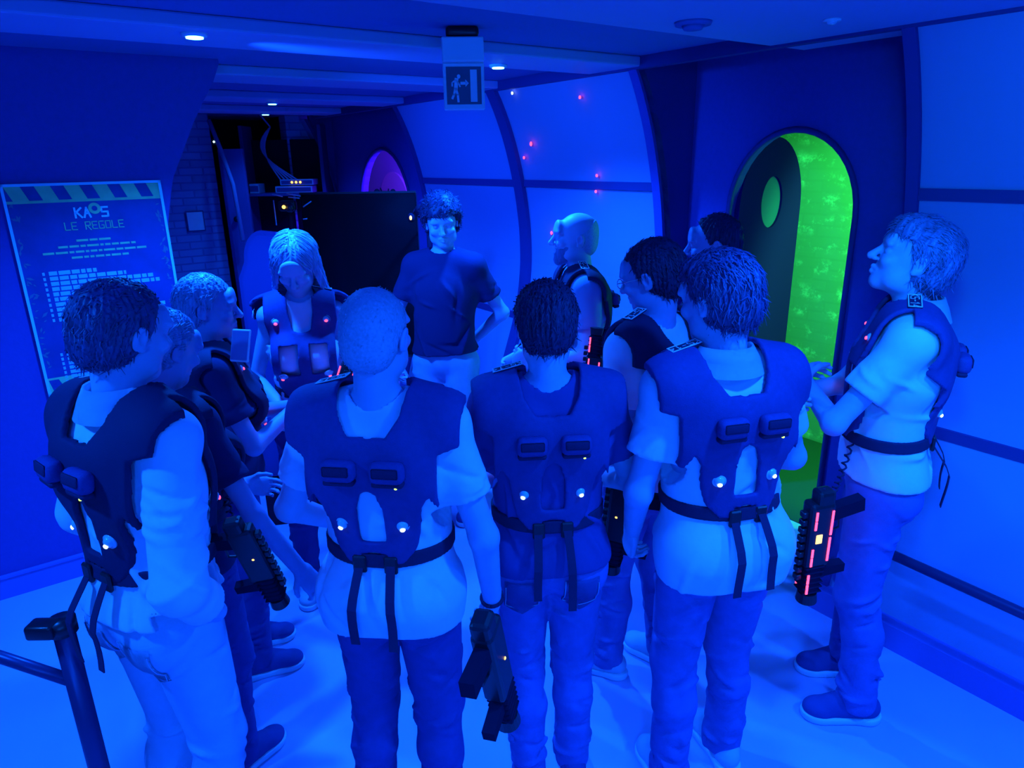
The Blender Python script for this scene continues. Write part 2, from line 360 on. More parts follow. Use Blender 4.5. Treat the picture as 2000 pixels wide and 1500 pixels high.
# ------------------------------------------------------------------ fields and surfaces for bodies and cloth
class Vol:
    def __init__(s, lo, hi, h):
        s.h = h; s.lo = np.array(lo, float); n = np.ceil((np.array(hi)-s.lo)/h).astype(int)+1; s.n = n
        s.F = np.full(n, .5, np.float32)
        s.ax = [(s.lo[i]+np.arange(n[i])*h).astype(np.float32) for i in range(3)]
    def sub(s, lo, hi):
        i0 = np.clip(np.floor((np.array(lo)-s.lo)/s.h).astype(int), 0, s.n); i1 = np.clip(np.ceil((np.array(hi)-s.lo)/s.h).astype(int)+1, 0, s.n)
        if (i1 <= i0).any(): return None
        sl = tuple(slice(a, b) for a, b in zip(i0, i1))
        X = s.ax[0][sl[0]][:, None, None]; Y = s.ax[1][sl[1]][None, :, None]; Z = s.ax[2][sl[2]][None, None, :]
        return sl, X, Y, Z
    def put(s, lo, hi, fn, k=.02, op='u'):
        r = s.sub(np.array(lo)-k-.02, np.array(hi)+k+.02)
        if r is None: return
        sl, X, Y, Z = r; d = fn(X, Y, Z).astype(np.float32); F = s.F[sl]
        if op == 'u':
            h = np.clip(.5+.5*(F-d)/k, 0, 1); s.F[sl] = F*(1-h)+d*h-k*h*(1-h)
        elif op == 's':      # subtract
            h = np.clip(.5-.5*(F+d)/k, 0, 1); s.F[sl] = F*(1-h)-d*h+k*h*(1-h)
    def limb(s, p, q, r0, r1, k=.02, flat=1.0, ax=None, op='u'):
        """tapering limb from p to q; flat<1 squeezes it along ax"""
        p = np.array(p, float); q = np.array(q, float); d = q-p; L2 = max(d@d, 1e-9); R = max(r0, r1)*max(1, 1/flat if flat > 1 else 1)*1.05*max(flat, 1)
        if ax is not None: ax = np.array(ax, float); ax = ax/np.linalg.norm(ax)
        def fn(X, Y, Z):
            x = X-p[0]; y = Y-p[1]; z = Z-p[2]
            t = np.clip((x*d[0]+y*d[1]+z*d[2])/L2, 0, 1); x = x-t*d[0]; y = y-t*d[1]; z = z-t*d[2]
            r = r0+(r1-r0)*t; q2 = x*x+y*y+z*z
            if ax is None: return np.sqrt(q2)-r
            a = x*ax[0]+y*ax[1]+z*ax[2]; l = np.sqrt(np.maximum(q2+a*a*(1/flat**2-1), 0))
            return (l-r)*(.5+.5*flat)
        s.put(np.minimum(p, q)-R, np.maximum(p, q)+R, fn, k, op)
    def ell(s, c, r, k=.02, R=None, op='u'):
        c = np.array(c, float); r = np.array(r, float); m = r.max()
        def fn(X, Y, Z):
            x = X-c[0]; y = Y-c[1]; z = Z-c[2]
            if R is not None: x, y, z = (R[0][0]*x+R[1][0]*y+R[2][0]*z, R[0][1]*x+R[1][1]*y+R[2][1]*z, R[0][2]*x+R[1][2]*y+R[2][2]*z)
            k0 = np.sqrt((x/r[0])**2+(y/r[1])**2+(z/r[2])**2); k1 = np.sqrt((x/r[0]**2)**2+(y/r[1]**2)**2+(z/r[2]**2)**2)
            return k0*(k0-1)/np.maximum(k1, 1e-6)
        e = np.array([m]*3) if R is not None else r
        s.put(c-e, c+e, fn, k, op)
    def cut(s, fn):        # keep where fn<0
        X = s.ax[0][:, None, None]; Y = s.ax[1][None, :, None]; Z = s.ax[2][None, None, :]
        s.F = np.maximum(s.F, fn(X, Y, Z).astype(np.float32))
    def disp(s, fn):
        X = s.ax[0][:, None, None]; Y = s.ax[1][None, :, None]; Z = s.ax[2][None, None, :]
        s.F = s.F+fn(X, Y, Z).astype(np.float32)
    def mesh(s):
        F = s.F.copy(); F[0] = F[-1] = .5; F[:, 0] = F[:, -1] = .5; F[:, :, 0] = F[:, :, -1] = .5
        S = F < 0; n = np.array(F.shape)-1
        cnt = np.zeros(n, np.uint8)
        cs = [(i, j, k) for i in (0, 1) for j in (0, 1) for k in (0, 1)]
        for (i, j, k) in cs: cnt += S[i:i+n[0], j:j+n[1], k:k+n[2]]
        act = (cnt > 0) & (cnt < 8); I = np.argwhere(act)
        if len(I) == 0: return np.zeros((0, 3)), np.zeros((0, 4), int)
        idx = np.full(n, -1, np.int32); idx[tuple(I.T)] = np.arange(len(I))
        acc = np.zeros((len(I), 3)); w = np.zeros(len(I))
        for a in range(3):
            for (i, j, k) in cs:
                if (i, j, k)[a]: continue
                c0 = I+np.array((i, j, k)); c1 = c0.copy(); c1[:, a] += 1
                f0 = F[tuple(c0.T)]; f1 = F[tuple(c1.T)]; m = (f0 < 0) != (f1 < 0)
                t = np.where(m, f0/np.where(m, f0-f1, 1), 0)
                pt = c0.astype(float); pt[:, a] += t; acc[m] += pt[m]; w[m] += 1
        V = s.lo+s.h*(acc/w[:, None])
        Q = []
        for a in range(3):
            b, c = (a+1) % 3, (a+2) % 3
            sl0 = [slice(1, -1)]*3; sl0[a] = slice(0, -1); sl1 = list(sl0); sl1[a] = slice(1, None)
            x = S[tuple(sl0)]; y = S[tuple(sl1)]; E = np.argwhere(x != y)
            off = np.ones(3, int); off[a] = 0; E = E+off
            inside = S[tuple(E.T)]
            def nb(db, dc):
                e = E.copy(); e[:, b] += db; e[:, c] += dc; return idx[tuple(e.T)]
            q = np.stack([nb(-1, -1), nb(0, -1), nb(0, 0), nb(-1, 0)], 1)
            q[~inside] = q[~inside][:, ::-1]; Q.append(q)
        return V, np.concatenate(Q)
def to_mesh(name, parts, X):
    """parts: list of (V,Q); X: function mapping local points to world-local mesh space"""
    Vs = []; Qs = []; o = 0
    for V, Q in parts:
        Vs.append(V); Qs.append(Q+o); o += len(V)
    V = X(np.concatenate(Vs)).astype(np.float32); Q = np.concatenate(Qs).astype(np.int32)
    me = bpy.data.meshes.new(name); me.vertices.add(len(V)); me.vertices.foreach_set('co', V.ravel())
    me.loops.add(len(Q)*4); me.loops.foreach_set('vertex_index', Q.ravel()); me.polygons.add(len(Q))
    me.polygons.foreach_set('loop_start', np.arange(len(Q), dtype=np.int32)*4); me.update(); me.validate(); me.shade_smooth()
    return me
def rotm(yaw=0, pitch=0, roll=0):
    """pitch>0 looks up, yaw>0 turns right, roll>0 tips to the right ear"""
    cy, sy = math.cos(yaw), math.sin(yaw); cp, sp = math.cos(pitch), math.sin(pitch); cr, sr = math.cos(roll), math.sin(roll)
    Rz = np.array([[cy, sy, 0], [-sy, cy, 0], [0, 0, 1]]); Rx = np.array([[1, 0, 0], [0, cp, -sp], [0, sp, cp]]); Ry = np.array([[cr, 0, sr], [0, 1, 0], [-sr, 0, cr]])
    return Rz @ Rx @ Ry
def unit(v): v = np.array(v, float); return v/max(np.linalg.norm(v), 1e-9)
def polyd(px, pz, X, Z):
    """signed distance (negative inside) from 2-D polygon"""
    n = len(px); d = np.full(np.broadcast(X, Z).shape, 1e9); s = np.zeros(d.shape, bool)
    for i in range(n):
        x0, z0 = px[i], pz[i]; x1, z1 = px[(i+1) % n], pz[(i+1) % n]; ex, ez = x1-x0, z1-z0
        wx, wz = X-x0, Z-z0; t = np.clip((wx*ex+wz*ez)/max(ex*ex+ez*ez, 1e-9), 0, 1)
        d = np.minimum(d, (wx-ex*t)**2+(wz-ez*t)**2)
        c = ((z0 > Z) != (z1 > Z)) & (X < (x1-x0)*(Z-z0)/((z1-z0) if z1 != z0 else 1e-9)+x0); s ^= c
    d = np.sqrt(d); return np.where(s, -d, d)
def mirror(P): return [(-x, z) for x, z in P][::-1]
# vest cut, half patterns (x across, z up) of a 1.78 m wearer
BACK = [[(0, 1.435), (.05, 1.44), (.08, 1.485), (.10, 1.58), (.235, 1.58), (.225, 1.38), (.205, 1.27), (.175, 1.235), (.15, 1.285), (.13, 1.25), (.118, 1.17), (.108, 1.125), (.03, 1.125), (.036, 1.18), (.034, 1.25), (.02, 1.295), (0, 1.305)],
        [(0, 1.15), (.11, 1.155), (.105, 1.12), (.075, 1.085), (.03, 1.085), (.035, 1.115), (0, 1.12)]]
FRONT = [[(.055, 1.58), (.165, 1.58), (.165, 1.42), (.145, 1.34), (.11, 1.33), (0, 1.33), (0, 1.375), (.04, 1.385), (.055, 1.46)],
         [(.108, 1.36), (.148, 1.36), (.146, 1.15), (.112, 1.15)], [(0, 1.35), (.024, 1.35), (.030, 1.25), (.024, 1.15), (0, 1.15)], [(0, 1.19), (.14, 1.20), (.135, 1.13), (.10, 1.085), (0, 1.085)]]

class Person:
    def __init__(s, label, x, y, face, H=1.78, build=1.0, female=False, head=(0, 0, 0), head_off=(0, 0, 0), lean=(0, 0),
                 armL=None, armR=None, legs=None, sleeve='short', shirt='sh_white', pants='jean', hair='hair_dark', style='short',
                 skin='skin', vest='vest', shoe='shoe', collar=None, hem=.90, handL=None, handR=None, beard=False, glasses=False, belt=True, cuff=0, seed=1, hands=True, skirt=False, baggy=1.0, backpods=True, pockets=False, wristband=()):
        s.__dict__.update({k: v for k, v in locals().items() if k != 's'})
        s.f = math.radians(face); s.sc = H/1.78; s.rng = np.random.RandomState(seed)
        s.Rw = np.array([[math.cos(s.f), -math.sin(s.f)], [math.sin(s.f), math.cos(s.f)]])   # cols: world x,y of (right, fwd)
        s.RT = np.array([[math.cos(s.f), math.sin(s.f), 0], [-math.sin(s.f), math.cos(s.f), 0], [0, 0, 1]])
        b = build
        # joints, standing figure of 1.78 m facing +y
        s.sw = (.166 if not female else .148)*b; s.hw = .09
        lg = legs or ((-.11, -.01), (.11, .0))
        s.ank = [np.array([lg[0][0], lg[0][1], .085]), np.array([lg[1][0], lg[1][1], .085])]
        s.hip = [np.array([-s.hw, 0, .91]), np.array([s.hw, 0, .91])]
        s.knee = [(h*.5+a*.5)+np.array([0, .035, .0]) for h, a in zip(s.hip, s.ank)]
        s.footdir = [0.0 if len(l) < 3 else l[2] for l in lg]
        ly, lx = lean; s.leanf = (lx, ly)
        sh = [s.tor(np.array([-s.sw, -.012, 1.435])), s.tor(np.array([s.sw, -.012, 1.435]))]; s.sh = sh
        dflt = lambda sg: (( sg*.235, -.03, 1.14), (sg*.235, .05, .90))
        al = armL or dflt(-1); ar = armR or dflt(1)
        s.elb = [np.array(al[0], float), np.array(ar[0], float)]; s.wri = [np.array(al[1], float), np.array(ar[1], float)]
        s.Rh = rotm(*[math.radians(q) for q in head]); s.hc = s.tor(np.array([0, .012, 1.662]))+np.array(head_off)
        s.build_all()
    def tor(s, p):     # lean the upper body about the hips: lean=(forward, right)
        t = max(0.0, (p[2]-.95)); return p+np.array([s.lean[1]*t, s.lean[0]*t, 0])
    def XF(s, V):
        return (V*s.sc) @ np.array([[math.cos(s.f), -math.sin(s.f), 0], [math.sin(s.f), math.cos(s.f), 0], [0, 0, 1]])
    # ---- volumes
    def torso(s, v, e=0.0, k=.05, belly=0):
        b = s.build; T = s.tor; fm = s.female
        v.ell(T((0, -.01, .945)), (.168*b+e+(.008 if fm else 0), .118*b+e, .125+e), k)
        v.ell(T((0, .004+belly, 1.10)), ((.142 if not fm else .125)*b+e, .104*b+e+belly*.6, .16+e), k)
        v.ell(T((0, .0, 1.29)), (.172*b+e-(.02 if fm else 0), .116*b+e, .18+e), k)
        if fm:
            for sx in (-1, 1): v.ell(T((sx*.07, .095, 1.27)), (.062+e, .058+e, .062+e), .03)
        for sg, p in zip((-1, 1), s.sh):
            v.limb(T((sg*.04, -.01, 1.475)), p, .052+e, .058+e, .05)
            v.limb(T((sg*.07, -.055, 1.38)), T((sg*.12, -.04, 1.30)), .058*b+e, .058*b+e, .05)
    def legv(s, v, e0=0, e1=0, k=.03, flare=0):
        b = s.build; fm = s.female
        for i in (0, 1):
            v.limb(s.hip[i]+np.array([0, -.004, .0]), s.knee[i], .089*b+e0, .060*b+e0, k)
            v.limb(s.hip[i]+np.array([0, -.05, -.02]), s.hip[i]+np.array([0, -.04, -.03]), .078*b+e0, .07*b+e0, .04)
            m = s.knee[i]*.66+s.ank[i]*.34+np.array([0, -.02, 0])
            v.limb(s.knee[i], m, .056*b+e0, .056*b+e0, k); v.limb(m, s.ank[i], .054*b+e0, .036+e1, k)
    def build_all(s):
        b = s.build; T = s.tor
        lo = (-.48, -.42, -.01); hi = (.48, .55, 1.9)
        pts = np.array(s.elb+s.wri+s.ank+s.sh); lo = np.minimum(lo, pts.min(0)-.2)*[1, 1, 0]+[0, 0, -.01]; hi = np.maximum(hi, pts.max(0)+.2)
        # body
        v = Vol(lo, (hi[0], hi[1], 1.6), .0085)
        s.torso(v, -.004); s.legv(v, -.004, -.004)
        for i in (0, 1):
            v.limb(s.sh[i], s.elb[i], .046*b*(.88 if s.female else 1), .038*b*(.9 if s.female else 1), .03)
            v.limb(s.elb[i], s.wri[i], .040*b*(.9 if s.female else 1), .027, .02)
            v.limb(s.ank[i]+[0, -.02, -.03], s.ank[i]+s.fd(i)*.12+[0, 0, -.045], .035, .03, .03)
        nb = T(np.array([0, -.02, 1.47])); v.limb(nb, s.hc+s.Rh @ np.array([0, -.022, -.07]), .060*b, .054*b, .03)
        parts = [v.mesh()]
        parts.append(s.head_vol())
        if s.hands:
            for i in (0, 1):
                hp = s.handL if i == 0 else s.handR
                if hp != 'hidden': parts.append(s.hand_vol(i, hp or {}))
        me = to_mesh('person', parts, s.XF); o = link('person', me, MT[s.skin]); s.root = o
        o.location = (s.x, s.y, 0); tag(o, s.label, 'person')
        s.clothes(); s.hair_mesh(); s.shoes()
        if s.beard: s.beard_mesh()
        if s.vest: s.make_vest()
        if s.glasses: s.make_glasses()
        if s.wristband: s.bands()
    def fd(s, i):
        a = math.radians(s.footdir[i]); return np.array([math.sin(a), math.cos(a), 0])
    def child(s, name, parts, m, parent=None):
        me = to_mesh(name, parts, s.XF); return link(name, me, MT[m] if isinstance(m, str) else m, parent or s.root)
    def bmchild(s, name, bm, m, parent=None, smooth=False):
        for v in bm.verts: v.co = Vector(s.XF(np.array([v.co[:]]))[0])
        return obj(name, bm, MT[m], parent or s.root, smooth)
    def head_vol(s):
        R = s.Rh; c = s.hc; H = lambda p: c+R @ np.array(p, float); fm = s.female
        v = Vol(c-.16, c+.17, .0036); w = .94 if fm else 1.0
        v.ell(H((0, -.018, .032)), (.077*w, .097, .086), .02, R)
        v.ell(H((0, .028, -.03)), (.064*w, .066, .082), .03, R)
        v.ell(H((0, .070, -.094)), (.026*w, .020, .020), .035, R)
        for sx in (-1, 1):
            v.ell(H((sx*.048*w, .02, -.070)), (.018, .034, .026), .03, R)
            v.ell(H((sx*.040, .074, -.022)), (.022, .018, .018), .02, R)
            v.ell(H((sx*.030, .087, .028)), (.026, .010, .008), .012, R)
        v.ell(H((0, .084, .050)), (.045, .016, .035), .03, R)
        for sx in (-1, 1): v.ell(H((sx*.031, .104, .008)), (.019, .016, .012), .010, R, 's')
        for sx in (-1, 1): v.ell(H((sx*.031, .081, .007)), (.0135, .0125, .0115), .002, R)
        for sx in (-1, 1): v.limb(H((sx*.018, .094, .016)), H((sx*.044, .086, .014)), .0035, .003, .004)
        v.limb(H((0, .092, .018)), H((0, .118, -.024)), .008, .0125, .010)
        for sx in (-1, 1): v.ell(H((sx*.012, .105, -.028)), (.008, .010, .007), .006, R)
        v.limb(H((-.022, .086, -.058)), H((0, .098, -.053)), .004, .0065, .005); v.limb(H((.022, .086, -.058)), H((0, .098, -.053)), .004, .0065, .005)
        v.limb(H((-.018, .084, -.066)), H((0, .095, -.068)), .004, .0075, .005); v.limb(H((.018, .084, -.066)), H((0, .095, -.068)), .004, .0075, .005)
        for sx in (-1, 1):
            Re = R @ rotm(0, math.radians(-8), math.radians(sx*12))
            v.ell(H((sx*.080*w, -.012, -.004)), (.007, .019, .032), .008, Re)
            v.ell(H((sx*.086*w, -.007, .0)), (.006, .010, .018), .004, Re, 's')
            v.ell(H((sx*.077*w, -.004, -.028)), (.006, .009, .009), .006, R)
        nb = s.tor(np.array([0, -.02, 1.47])); v.limb(nb, H((0, -.022, -.07)), .060*s.build, .054*s.build, .03)
        v.cut(lambda X, Y, Z: -(np.sqrt((X-c[0])**2+(Y-c[1])**2+(Z-c[2])**2)) * 0 - .5)
        return v.mesh()
    def hand_vol(s, i, hp):
        """hand at the wrist: dir = towards fingertips, up = back-of-hand normal, curl 0..1"""
        sg = -1 if i == 0 else 1; w = s.wri[i]; d = unit(hp.get('dir', w-s.elb[i])); up = np.array(hp.get('up', (sg, 0, 0)), float); up = unit(up-d*(up@d))
        side = np.cross(d, up); th = side*(hp.get('thumb', 1)); curl = hp.get('curl', .35); k = .92 if s.female else 1.0
        v = Vol(w-.19, w+.19, .0042)
        v.limb(w-d*.05, w+d*.01, .028*k, .025*k, .01)
        P = lambda a, b_, c_: w+(d*a+th*b_+up*c_)*k
        v.limb(P(.02, .004, 0), P(.075, .008, 0), .030*k, .034*k, .02, .48, up); v.limb(P(.03, -.012, 0), P(.08, -.018, 0), .026*k, .026*k, .02, .5, up)
        L = [(.030, .040, .026, .022), (.010, .045, .029, .023), (-.011, .042, .027, .022), (-.031, .034, .021, .019)]
        for j, (off, a, b_, c_) in enumerate(L):
            cu = curl*(1+.12*j); p = P(.085-.004*j, off, .002); ang = cu*.9; r = (.0095 if j < 3 else .0082)*k
            for q, ln in enumerate((a, b_, c_)):
                dd = d*math.cos(ang)-up*math.sin(ang); nx = p+dd*ln*k; v.limb(p, nx, r-.0007*q, r-.0007*(q+1), .004); p = nx; ang += cu*1.25
        p = P(.022, .026, -.006); dd = unit(d*.72+th*.62-up*(.15+.5*curl)); q = p+dd*.040*k; v.limb(p, q, .0125*k, .0105*k, .01)
        d2 = unit(d*.9+th*(.35-.4*curl)-up*(.2+.6*curl)); q2 = q+d2*.030*k; v.limb(q, q2, .0105*k, .0092*k, .004); v.limb(q2, q2+unit(d2-th*.2)*.022*k, .0092*k, .008*k, .004)
        return v.mesh()
    def clothes(s):
        T = s.tor; b = s.build; rng = s.rng; ph = rng.rand(8)*6.28
        lo = np.array([-.5, -.42, .72]); hi = np.array([.5, .45, 1.62]); pts = np.array(s.elb+s.sh); hi = np.maximum(hi, pts.max(0)+.12); lo = np.minimum(lo, pts.min(0)-.12)
        if s.sleeve == 'long':
            pw = np.array(s.wri); hi = np.maximum(hi, pw.max(0)+.1); lo = np.minimum(lo, pw.min(0)-.1)
        v = Vol(lo, hi, .0062); s.torso(v, .014*s.baggy, .05)
        hx = .012*s.baggy
        v.limb(T((0, -.002, 1.24)), T((0, -.004, s.hem-.04)), (.148 if not s.female else .132)*b+hx, (.160 if not s.female else .156)*b+hx, .05, .72, (0, 1, 0))
        for i in (0, 1):
            a = s.sh[i]; e = s.elb[i]
            if s.sleeve == 'short':
                m = a*.38+e*.62; v.limb(a, m, .055*b+.010*s.baggy, .052*b+.012*s.baggy, .03); mm = unit(e-a); q = m
            elif s.sleeve in ('long', 'rolled'):
                v.limb(a, e, .056*b+.010, .050+.010, .03)
                w = s.wri[i] if s.sleeve == 'long' else e*.45+s.wri[i]*.55
                v.limb(e, w, .050+.008, .038+.008, .02)
                if s.sleeve == 'rolled': v.limb(w-unit(w-e)*.05, w, .056, .058, .012)
            elif s.sleeve == 'none': pass
        lowhem = .013 if s.hem < .9 else 0
        v.ell(T((0, -.012, .93)), (.168*b+.010+lowhem, .118*b+.020+lowhem*1.3, .15), .04)
        for i in (0, 1): v.limb(s.hip[i]+np.array([0, -.045, .03]), s.hip[i]+np.array([0, -.04, -.03]), .078*b+.016+lowhem*1.6, .07*b+.016+lowhem*1.6, .05)
        # folds: soft ridges radiating over the cloth
        s.creases(v, [((rng.uniform(-.17, .17), rng.choice([-1, 1])*.10, rng.uniform(s.hem, 1.40)), unit((rng.uniform(-1, 1), 0, rng.uniform(-.8, .8))), rng.uniform(.04, .11), rng.uniform(.008, .014), .011*s.baggy*rng.choice([-1, 1, 1])) for _ in range(26)])
        for i in (0, 1):
            d = unit(s.elb[i]-s.sh[i]); m = s.sh[i]*.5+s.elb[i]*.5
            s.creases(v, [(m+rng.randn(3)*.03, unit(np.cross(d, rng.randn(3))+.3*d), .05, .009, .009*s.baggy*rng.choice([-1, 1])) for _ in range(5 if s.sleeve == 'short' else 9)])
            if s.sleeve == 'rolled': s.creases(v, [(s.elb[i]*(1-t)+s.sh[i]*t+rng.randn(3)*.03, unit(rng.randn(3)), .06, .010, .011*rng.choice([-1, 1])) for t in (.0, .1, .2, .35, .6, .8)])
        cuts = []
        if s.sleeve == 'short':
            for i in (0, 1):
                a = s.sh[i]; e = s.elb[i]; dd = unit(e-a); m = a*.38+e*.62; L = np.linalg.norm(m-a)
                def f(X, Y, Z, a=a, dd=dd, m=m):
                    t = (X-m[0])*dd[0]+(Y-m[1])*dd[1]+(Z-m[2])*dd[2]; q = np.sqrt((X-m[0])**2+(Y-m[1])**2+(Z-m[2])**2)
                    return np.where(q < .11, t, -1.0)
                cuts.append(f)
        if s.sleeve == 'rolled':
            for i in (0, 1):
                w = s.elb[i]*.45+s.wri[i]*.55; dd = unit(w-s.elb[i])
                cuts.append(lambda X, Y, Z, m=w, dd=dd: np.where(np.sqrt((X-m[0])**2+(Y-m[1])**2+(Z-m[2])**2) < .12, (X-m[0])*dd[0]+(Y-m[1])*dd[1]+(Z-m[2])*dd[2], -1.0))
        if s.sleeve == 'none':
            for i in (0, 1):
                p = s.sh[i]; cuts.append(lambda X, Y, Z, p=p: .068-np.sqrt((X-p[0])**2+((Y-p[1])*.6)**2+((Z-p[2]+.02)*.62)**2))
        nk = T(np.array([0, .0, 1.50])); low_front = .05 if s.female else .02
        nr = .066 if s.collar else .074
        cuts.append(lambda X, Y, Z: nr-np.sqrt((X-nk[0])**2+(Y-nk[1]+.012)**2+((Z-nk[2]-.035+np.clip(Y-nk[1], 0, 1)*(-.3))*.9)**2))
        cuts.append(lambda X, Y, Z: Z-1.535)
        cuts.append(lambda X, Y, Z: (s.hem+.006*np.sin(9*X+ph[4])+.008*np.sin(7*Y+ph[5]))-Z)
        for f in cuts: v.cut(f)
        s.shirt_o = s.child('shirt', [v.mesh()], s.shirt)
        s.tv = Vol((-.34, -.28, .86), (.34, .28, 1.58), .006); s.torso(s.tv, .020*s.baggy, .05)
        for i in (0, 1): s.tv.limb(s.sh[i], s.sh[i]*.6+s.elb[i]*.4, .060*b+.010, .056*b+.010, .03)
        if s.collar:
            bm = bmesh.new(); n = 36; rings = []; c0 = s.hc*.35+nk*.65
            for j, (r, z, fl) in enumerate(((.074, 1.470, 0), (.066, 1.510, 0), (.067, 1.548, 0), (.073, 1.552, 1), (.088, 1.520, 1), (.103, 1.478, 1))):
                ring = []
                for k2 in range(n+1):
                    t = math.pi/2+.16+(2*math.pi-.32)*k2/n; fr = max(0, math.sin(t)); rr = r+(.010*fr if fl else 0)
                    ring.append(bm.verts.new(T(np.array([rr*1.05*math.cos(t), rr*math.sin(t)-.022+.012*fr, z-.050*fr-(.012*fr if j == 5 else 0)]))))
                rings.append(ring)
            for r1, r2 in zip(rings, rings[1:]):
                for k2 in range(n): bm.faces.new((r1[k2], r1[k2+1], r2[k2+1], r2[k2]))
            bmesh.ops.solidify(bm, geom=bm.faces[:], thickness=.003)
            s.bmchild('collar', bm, s.collar, s.shirt_o, True)
        # trousers
        lo = np.array([-.45, -.4, .0]); hi = np.array([.45, .45, 1.06]); pts = np.array(s.ank); lo = np.minimum(lo, pts.min(0)-.12); lo[2] = 0; hi[:2] = np.maximum(hi, pts.max(0)+.12)[:2]
        v = Vol(lo, hi, .0068)
        v.ell(T((0, -.01, .945)), (.168*b+.010, .118*b+.010, .125), .05); v.ell((0, 0, 1.03), (.146*b+.008, .105*b+.008, .1), .04)
        s.legv(v, .012*s.baggy, .024*s.baggy, .025)
        cr = []
        for i in (0, 1):
            for (zc, dz, nn, am) in ((.5, .09, 11, .010), (.16, .06, 12, .013), (.32, .08, 6, .008), (.80, .05, 8, .010)):
                for _ in range(nn):
                    z = zc+rng.randn()*dz; z = max(z, .07); f_ = (z-.085)/(.91-.085); c = s.ank[i]*(1-f_)+s.hip[i]*f_; c[2] = z; a_ = rng.rand()*6.28
                    c = c+np.array([math.cos(a_), math.sin(a_), 0])*(.06+.02*f_); cr.append((c, unit((-math.sin(a_), math.cos(a_), rng.uniform(-.7, .7))), rng.uniform(.03, .06), rng.uniform(.007, .011), am*s.baggy*rng.choice([-1, 1])))
            c = s.hip[i]+np.array([0, -.09, -.115]); cr.append((c, unit(((-1 if i == 0 else 1), 0, .25)), .07, .012, -.009))
        s.creases(v, cr)
        v.cut(lambda X, Y, Z: Z-1.025-.0*X); v.cut(lambda X, Y, Z: .055-Z)
        if s.skirt: pass
        s.pant_o = s.child('trousers', [v.mesh()], s.pants)
        if s.pockets: s.make_pockets()
        if s.belt:
            bm = bmesh.new(); n = 40; prev = None
            bv = Vol((-.3, -.25, .98), (.3, .25, 1.03), .006); bv.ell(T((0, -.01, .945)), (.168*b+.014, .118*b+.014, .129), .05); bv.ell((0, 0, 1.03), (.146*b+.013, .105*b+.013, .1), .04)
            X = bv.ax[2]; bv.cut(lambda X, Y, Z: np.abs(Z-1.005)-.016); s.child('belt', [bv.mesh()], 'leather', s.pant_o)
    def make_pockets(s):
        me = s.pant_o.data; n = len(me.vertices); co = np.empty(n*3, np.float32); me.vertices.foreach_get('co', co); co = co.reshape(-1, 3)
        from mathutils.bvhtree import BVHTree
        bvh = BVHTree.FromPolygons([tuple(c) for c in co], [tuple(p.vertices) for p in me.polygons])
        dirw = Vector(s.XF(np.array([[0, 1.0, 0]]))[0]).normalized()
        def hit(x, z, out):
            o = Vector(s.XF(np.array([[x, -.5, z]]))[0]); h_ = bvh.ray_cast(o, dirw)
            return None if h_[0] is None else h_[0]-dirw*out
        for sx in (-1, 1):
            bm = bmesh.new(); N = 8; G = []
            for a in range(N+1):
                row = []
                for b_ in range(N+1):
                    u_, v_ = a/N, b_/N; x = sx*(.035+.11*u_); z = .915-.125*v_*(1-.12*abs(u_-.5))+(-.02*(1-abs(2*u_-1))*(v_ > .9)); p_ = hit(x, z, .004)
                    row.append(None if p_ is None else bm.verts.new(p_))
                G.append(row)
            for a in range(N):
                for b_ in range(N):
                    q = (G[a][b_], G[a+1][b_], G[a+1][b_+1], G[a][b_+1])
                    if None not in q: bm.faces.new(q)
            bmesh.ops.solidify(bm, geom=bm.faces[:], thickness=.002); pk = obj('back_pocket', bm, MT[s.pants], s.pant_o, True)
            bm = bmesh.new(); path = [(0.03, .0), (.03, .9), (.5, 1.0), (.97, .9), (.97, 0)]; pts = []
            for (u0, v0), (u1, v1) in zip(path, path[1:]):
                for t in np.linspace(0, 1, 7)[:-1]:
                    u_, v_ = u0+(u1-u0)*t, v0+(v1-v0)*t; p_ = hit(sx*(.035+.11*u_), .915-.125*v_, .0065)
                    if p_ is not None: pts.append(p_)
            if len(pts) > 3: add_tube(bm, pts, .0014, 4); obj('stitching', bm, MT['jean_light'], pk)
            else: bm.free()
    def bands(s):
        for i in s.wristband:
            d = unit(s.wri[i]-s.elb[i]); c = s.wri[i]-d*.015; x = unit(np.cross(d, (0, 0, 1.0)) if abs(d[2]) < .9 else np.cross(d, (1.0, 0, 0))); y = np.cross(d, x); bm = bmesh.new()
            add_tube(bm, [c+(x*math.cos(t)+y*math.sin(t))*.031 for t in np.linspace(0, 2*math.pi, 21)], .006, 6); s.bmchild('wristband', bm, 'web', None, True)
    def creases(s, v, L):
        """short soft ridges (amp>0) and valleys in the cloth"""
        for c, d, ln, w, amp in L:
            c = np.array(c); R_ = 2.6*ln
            r = v.sub(c-R_, c+R_)
            if r is None: continue
            sl, X, Y, Z = r; x = X-c[0]; y = Y-c[1]; z = Z-c[2]; t = x*d[0]+y*d[1]+z*d[2]
            rad = unit((c[0], c[1], 0)) if abs(c[0])+abs(c[1]) > 1e-6 else np.array([0, 1, 0]); sd = unit(np.cross(d, rad)); q = x*sd[0]+y*sd[1]+z*sd[2]
            v.F[sl] -= (amp*np.exp(-(t/ln)**2)*np.exp(-(q/w)**2)*np.exp(-((x*x+y*y+z*z)/(1.3*ln)**2))).astype(np.float32)
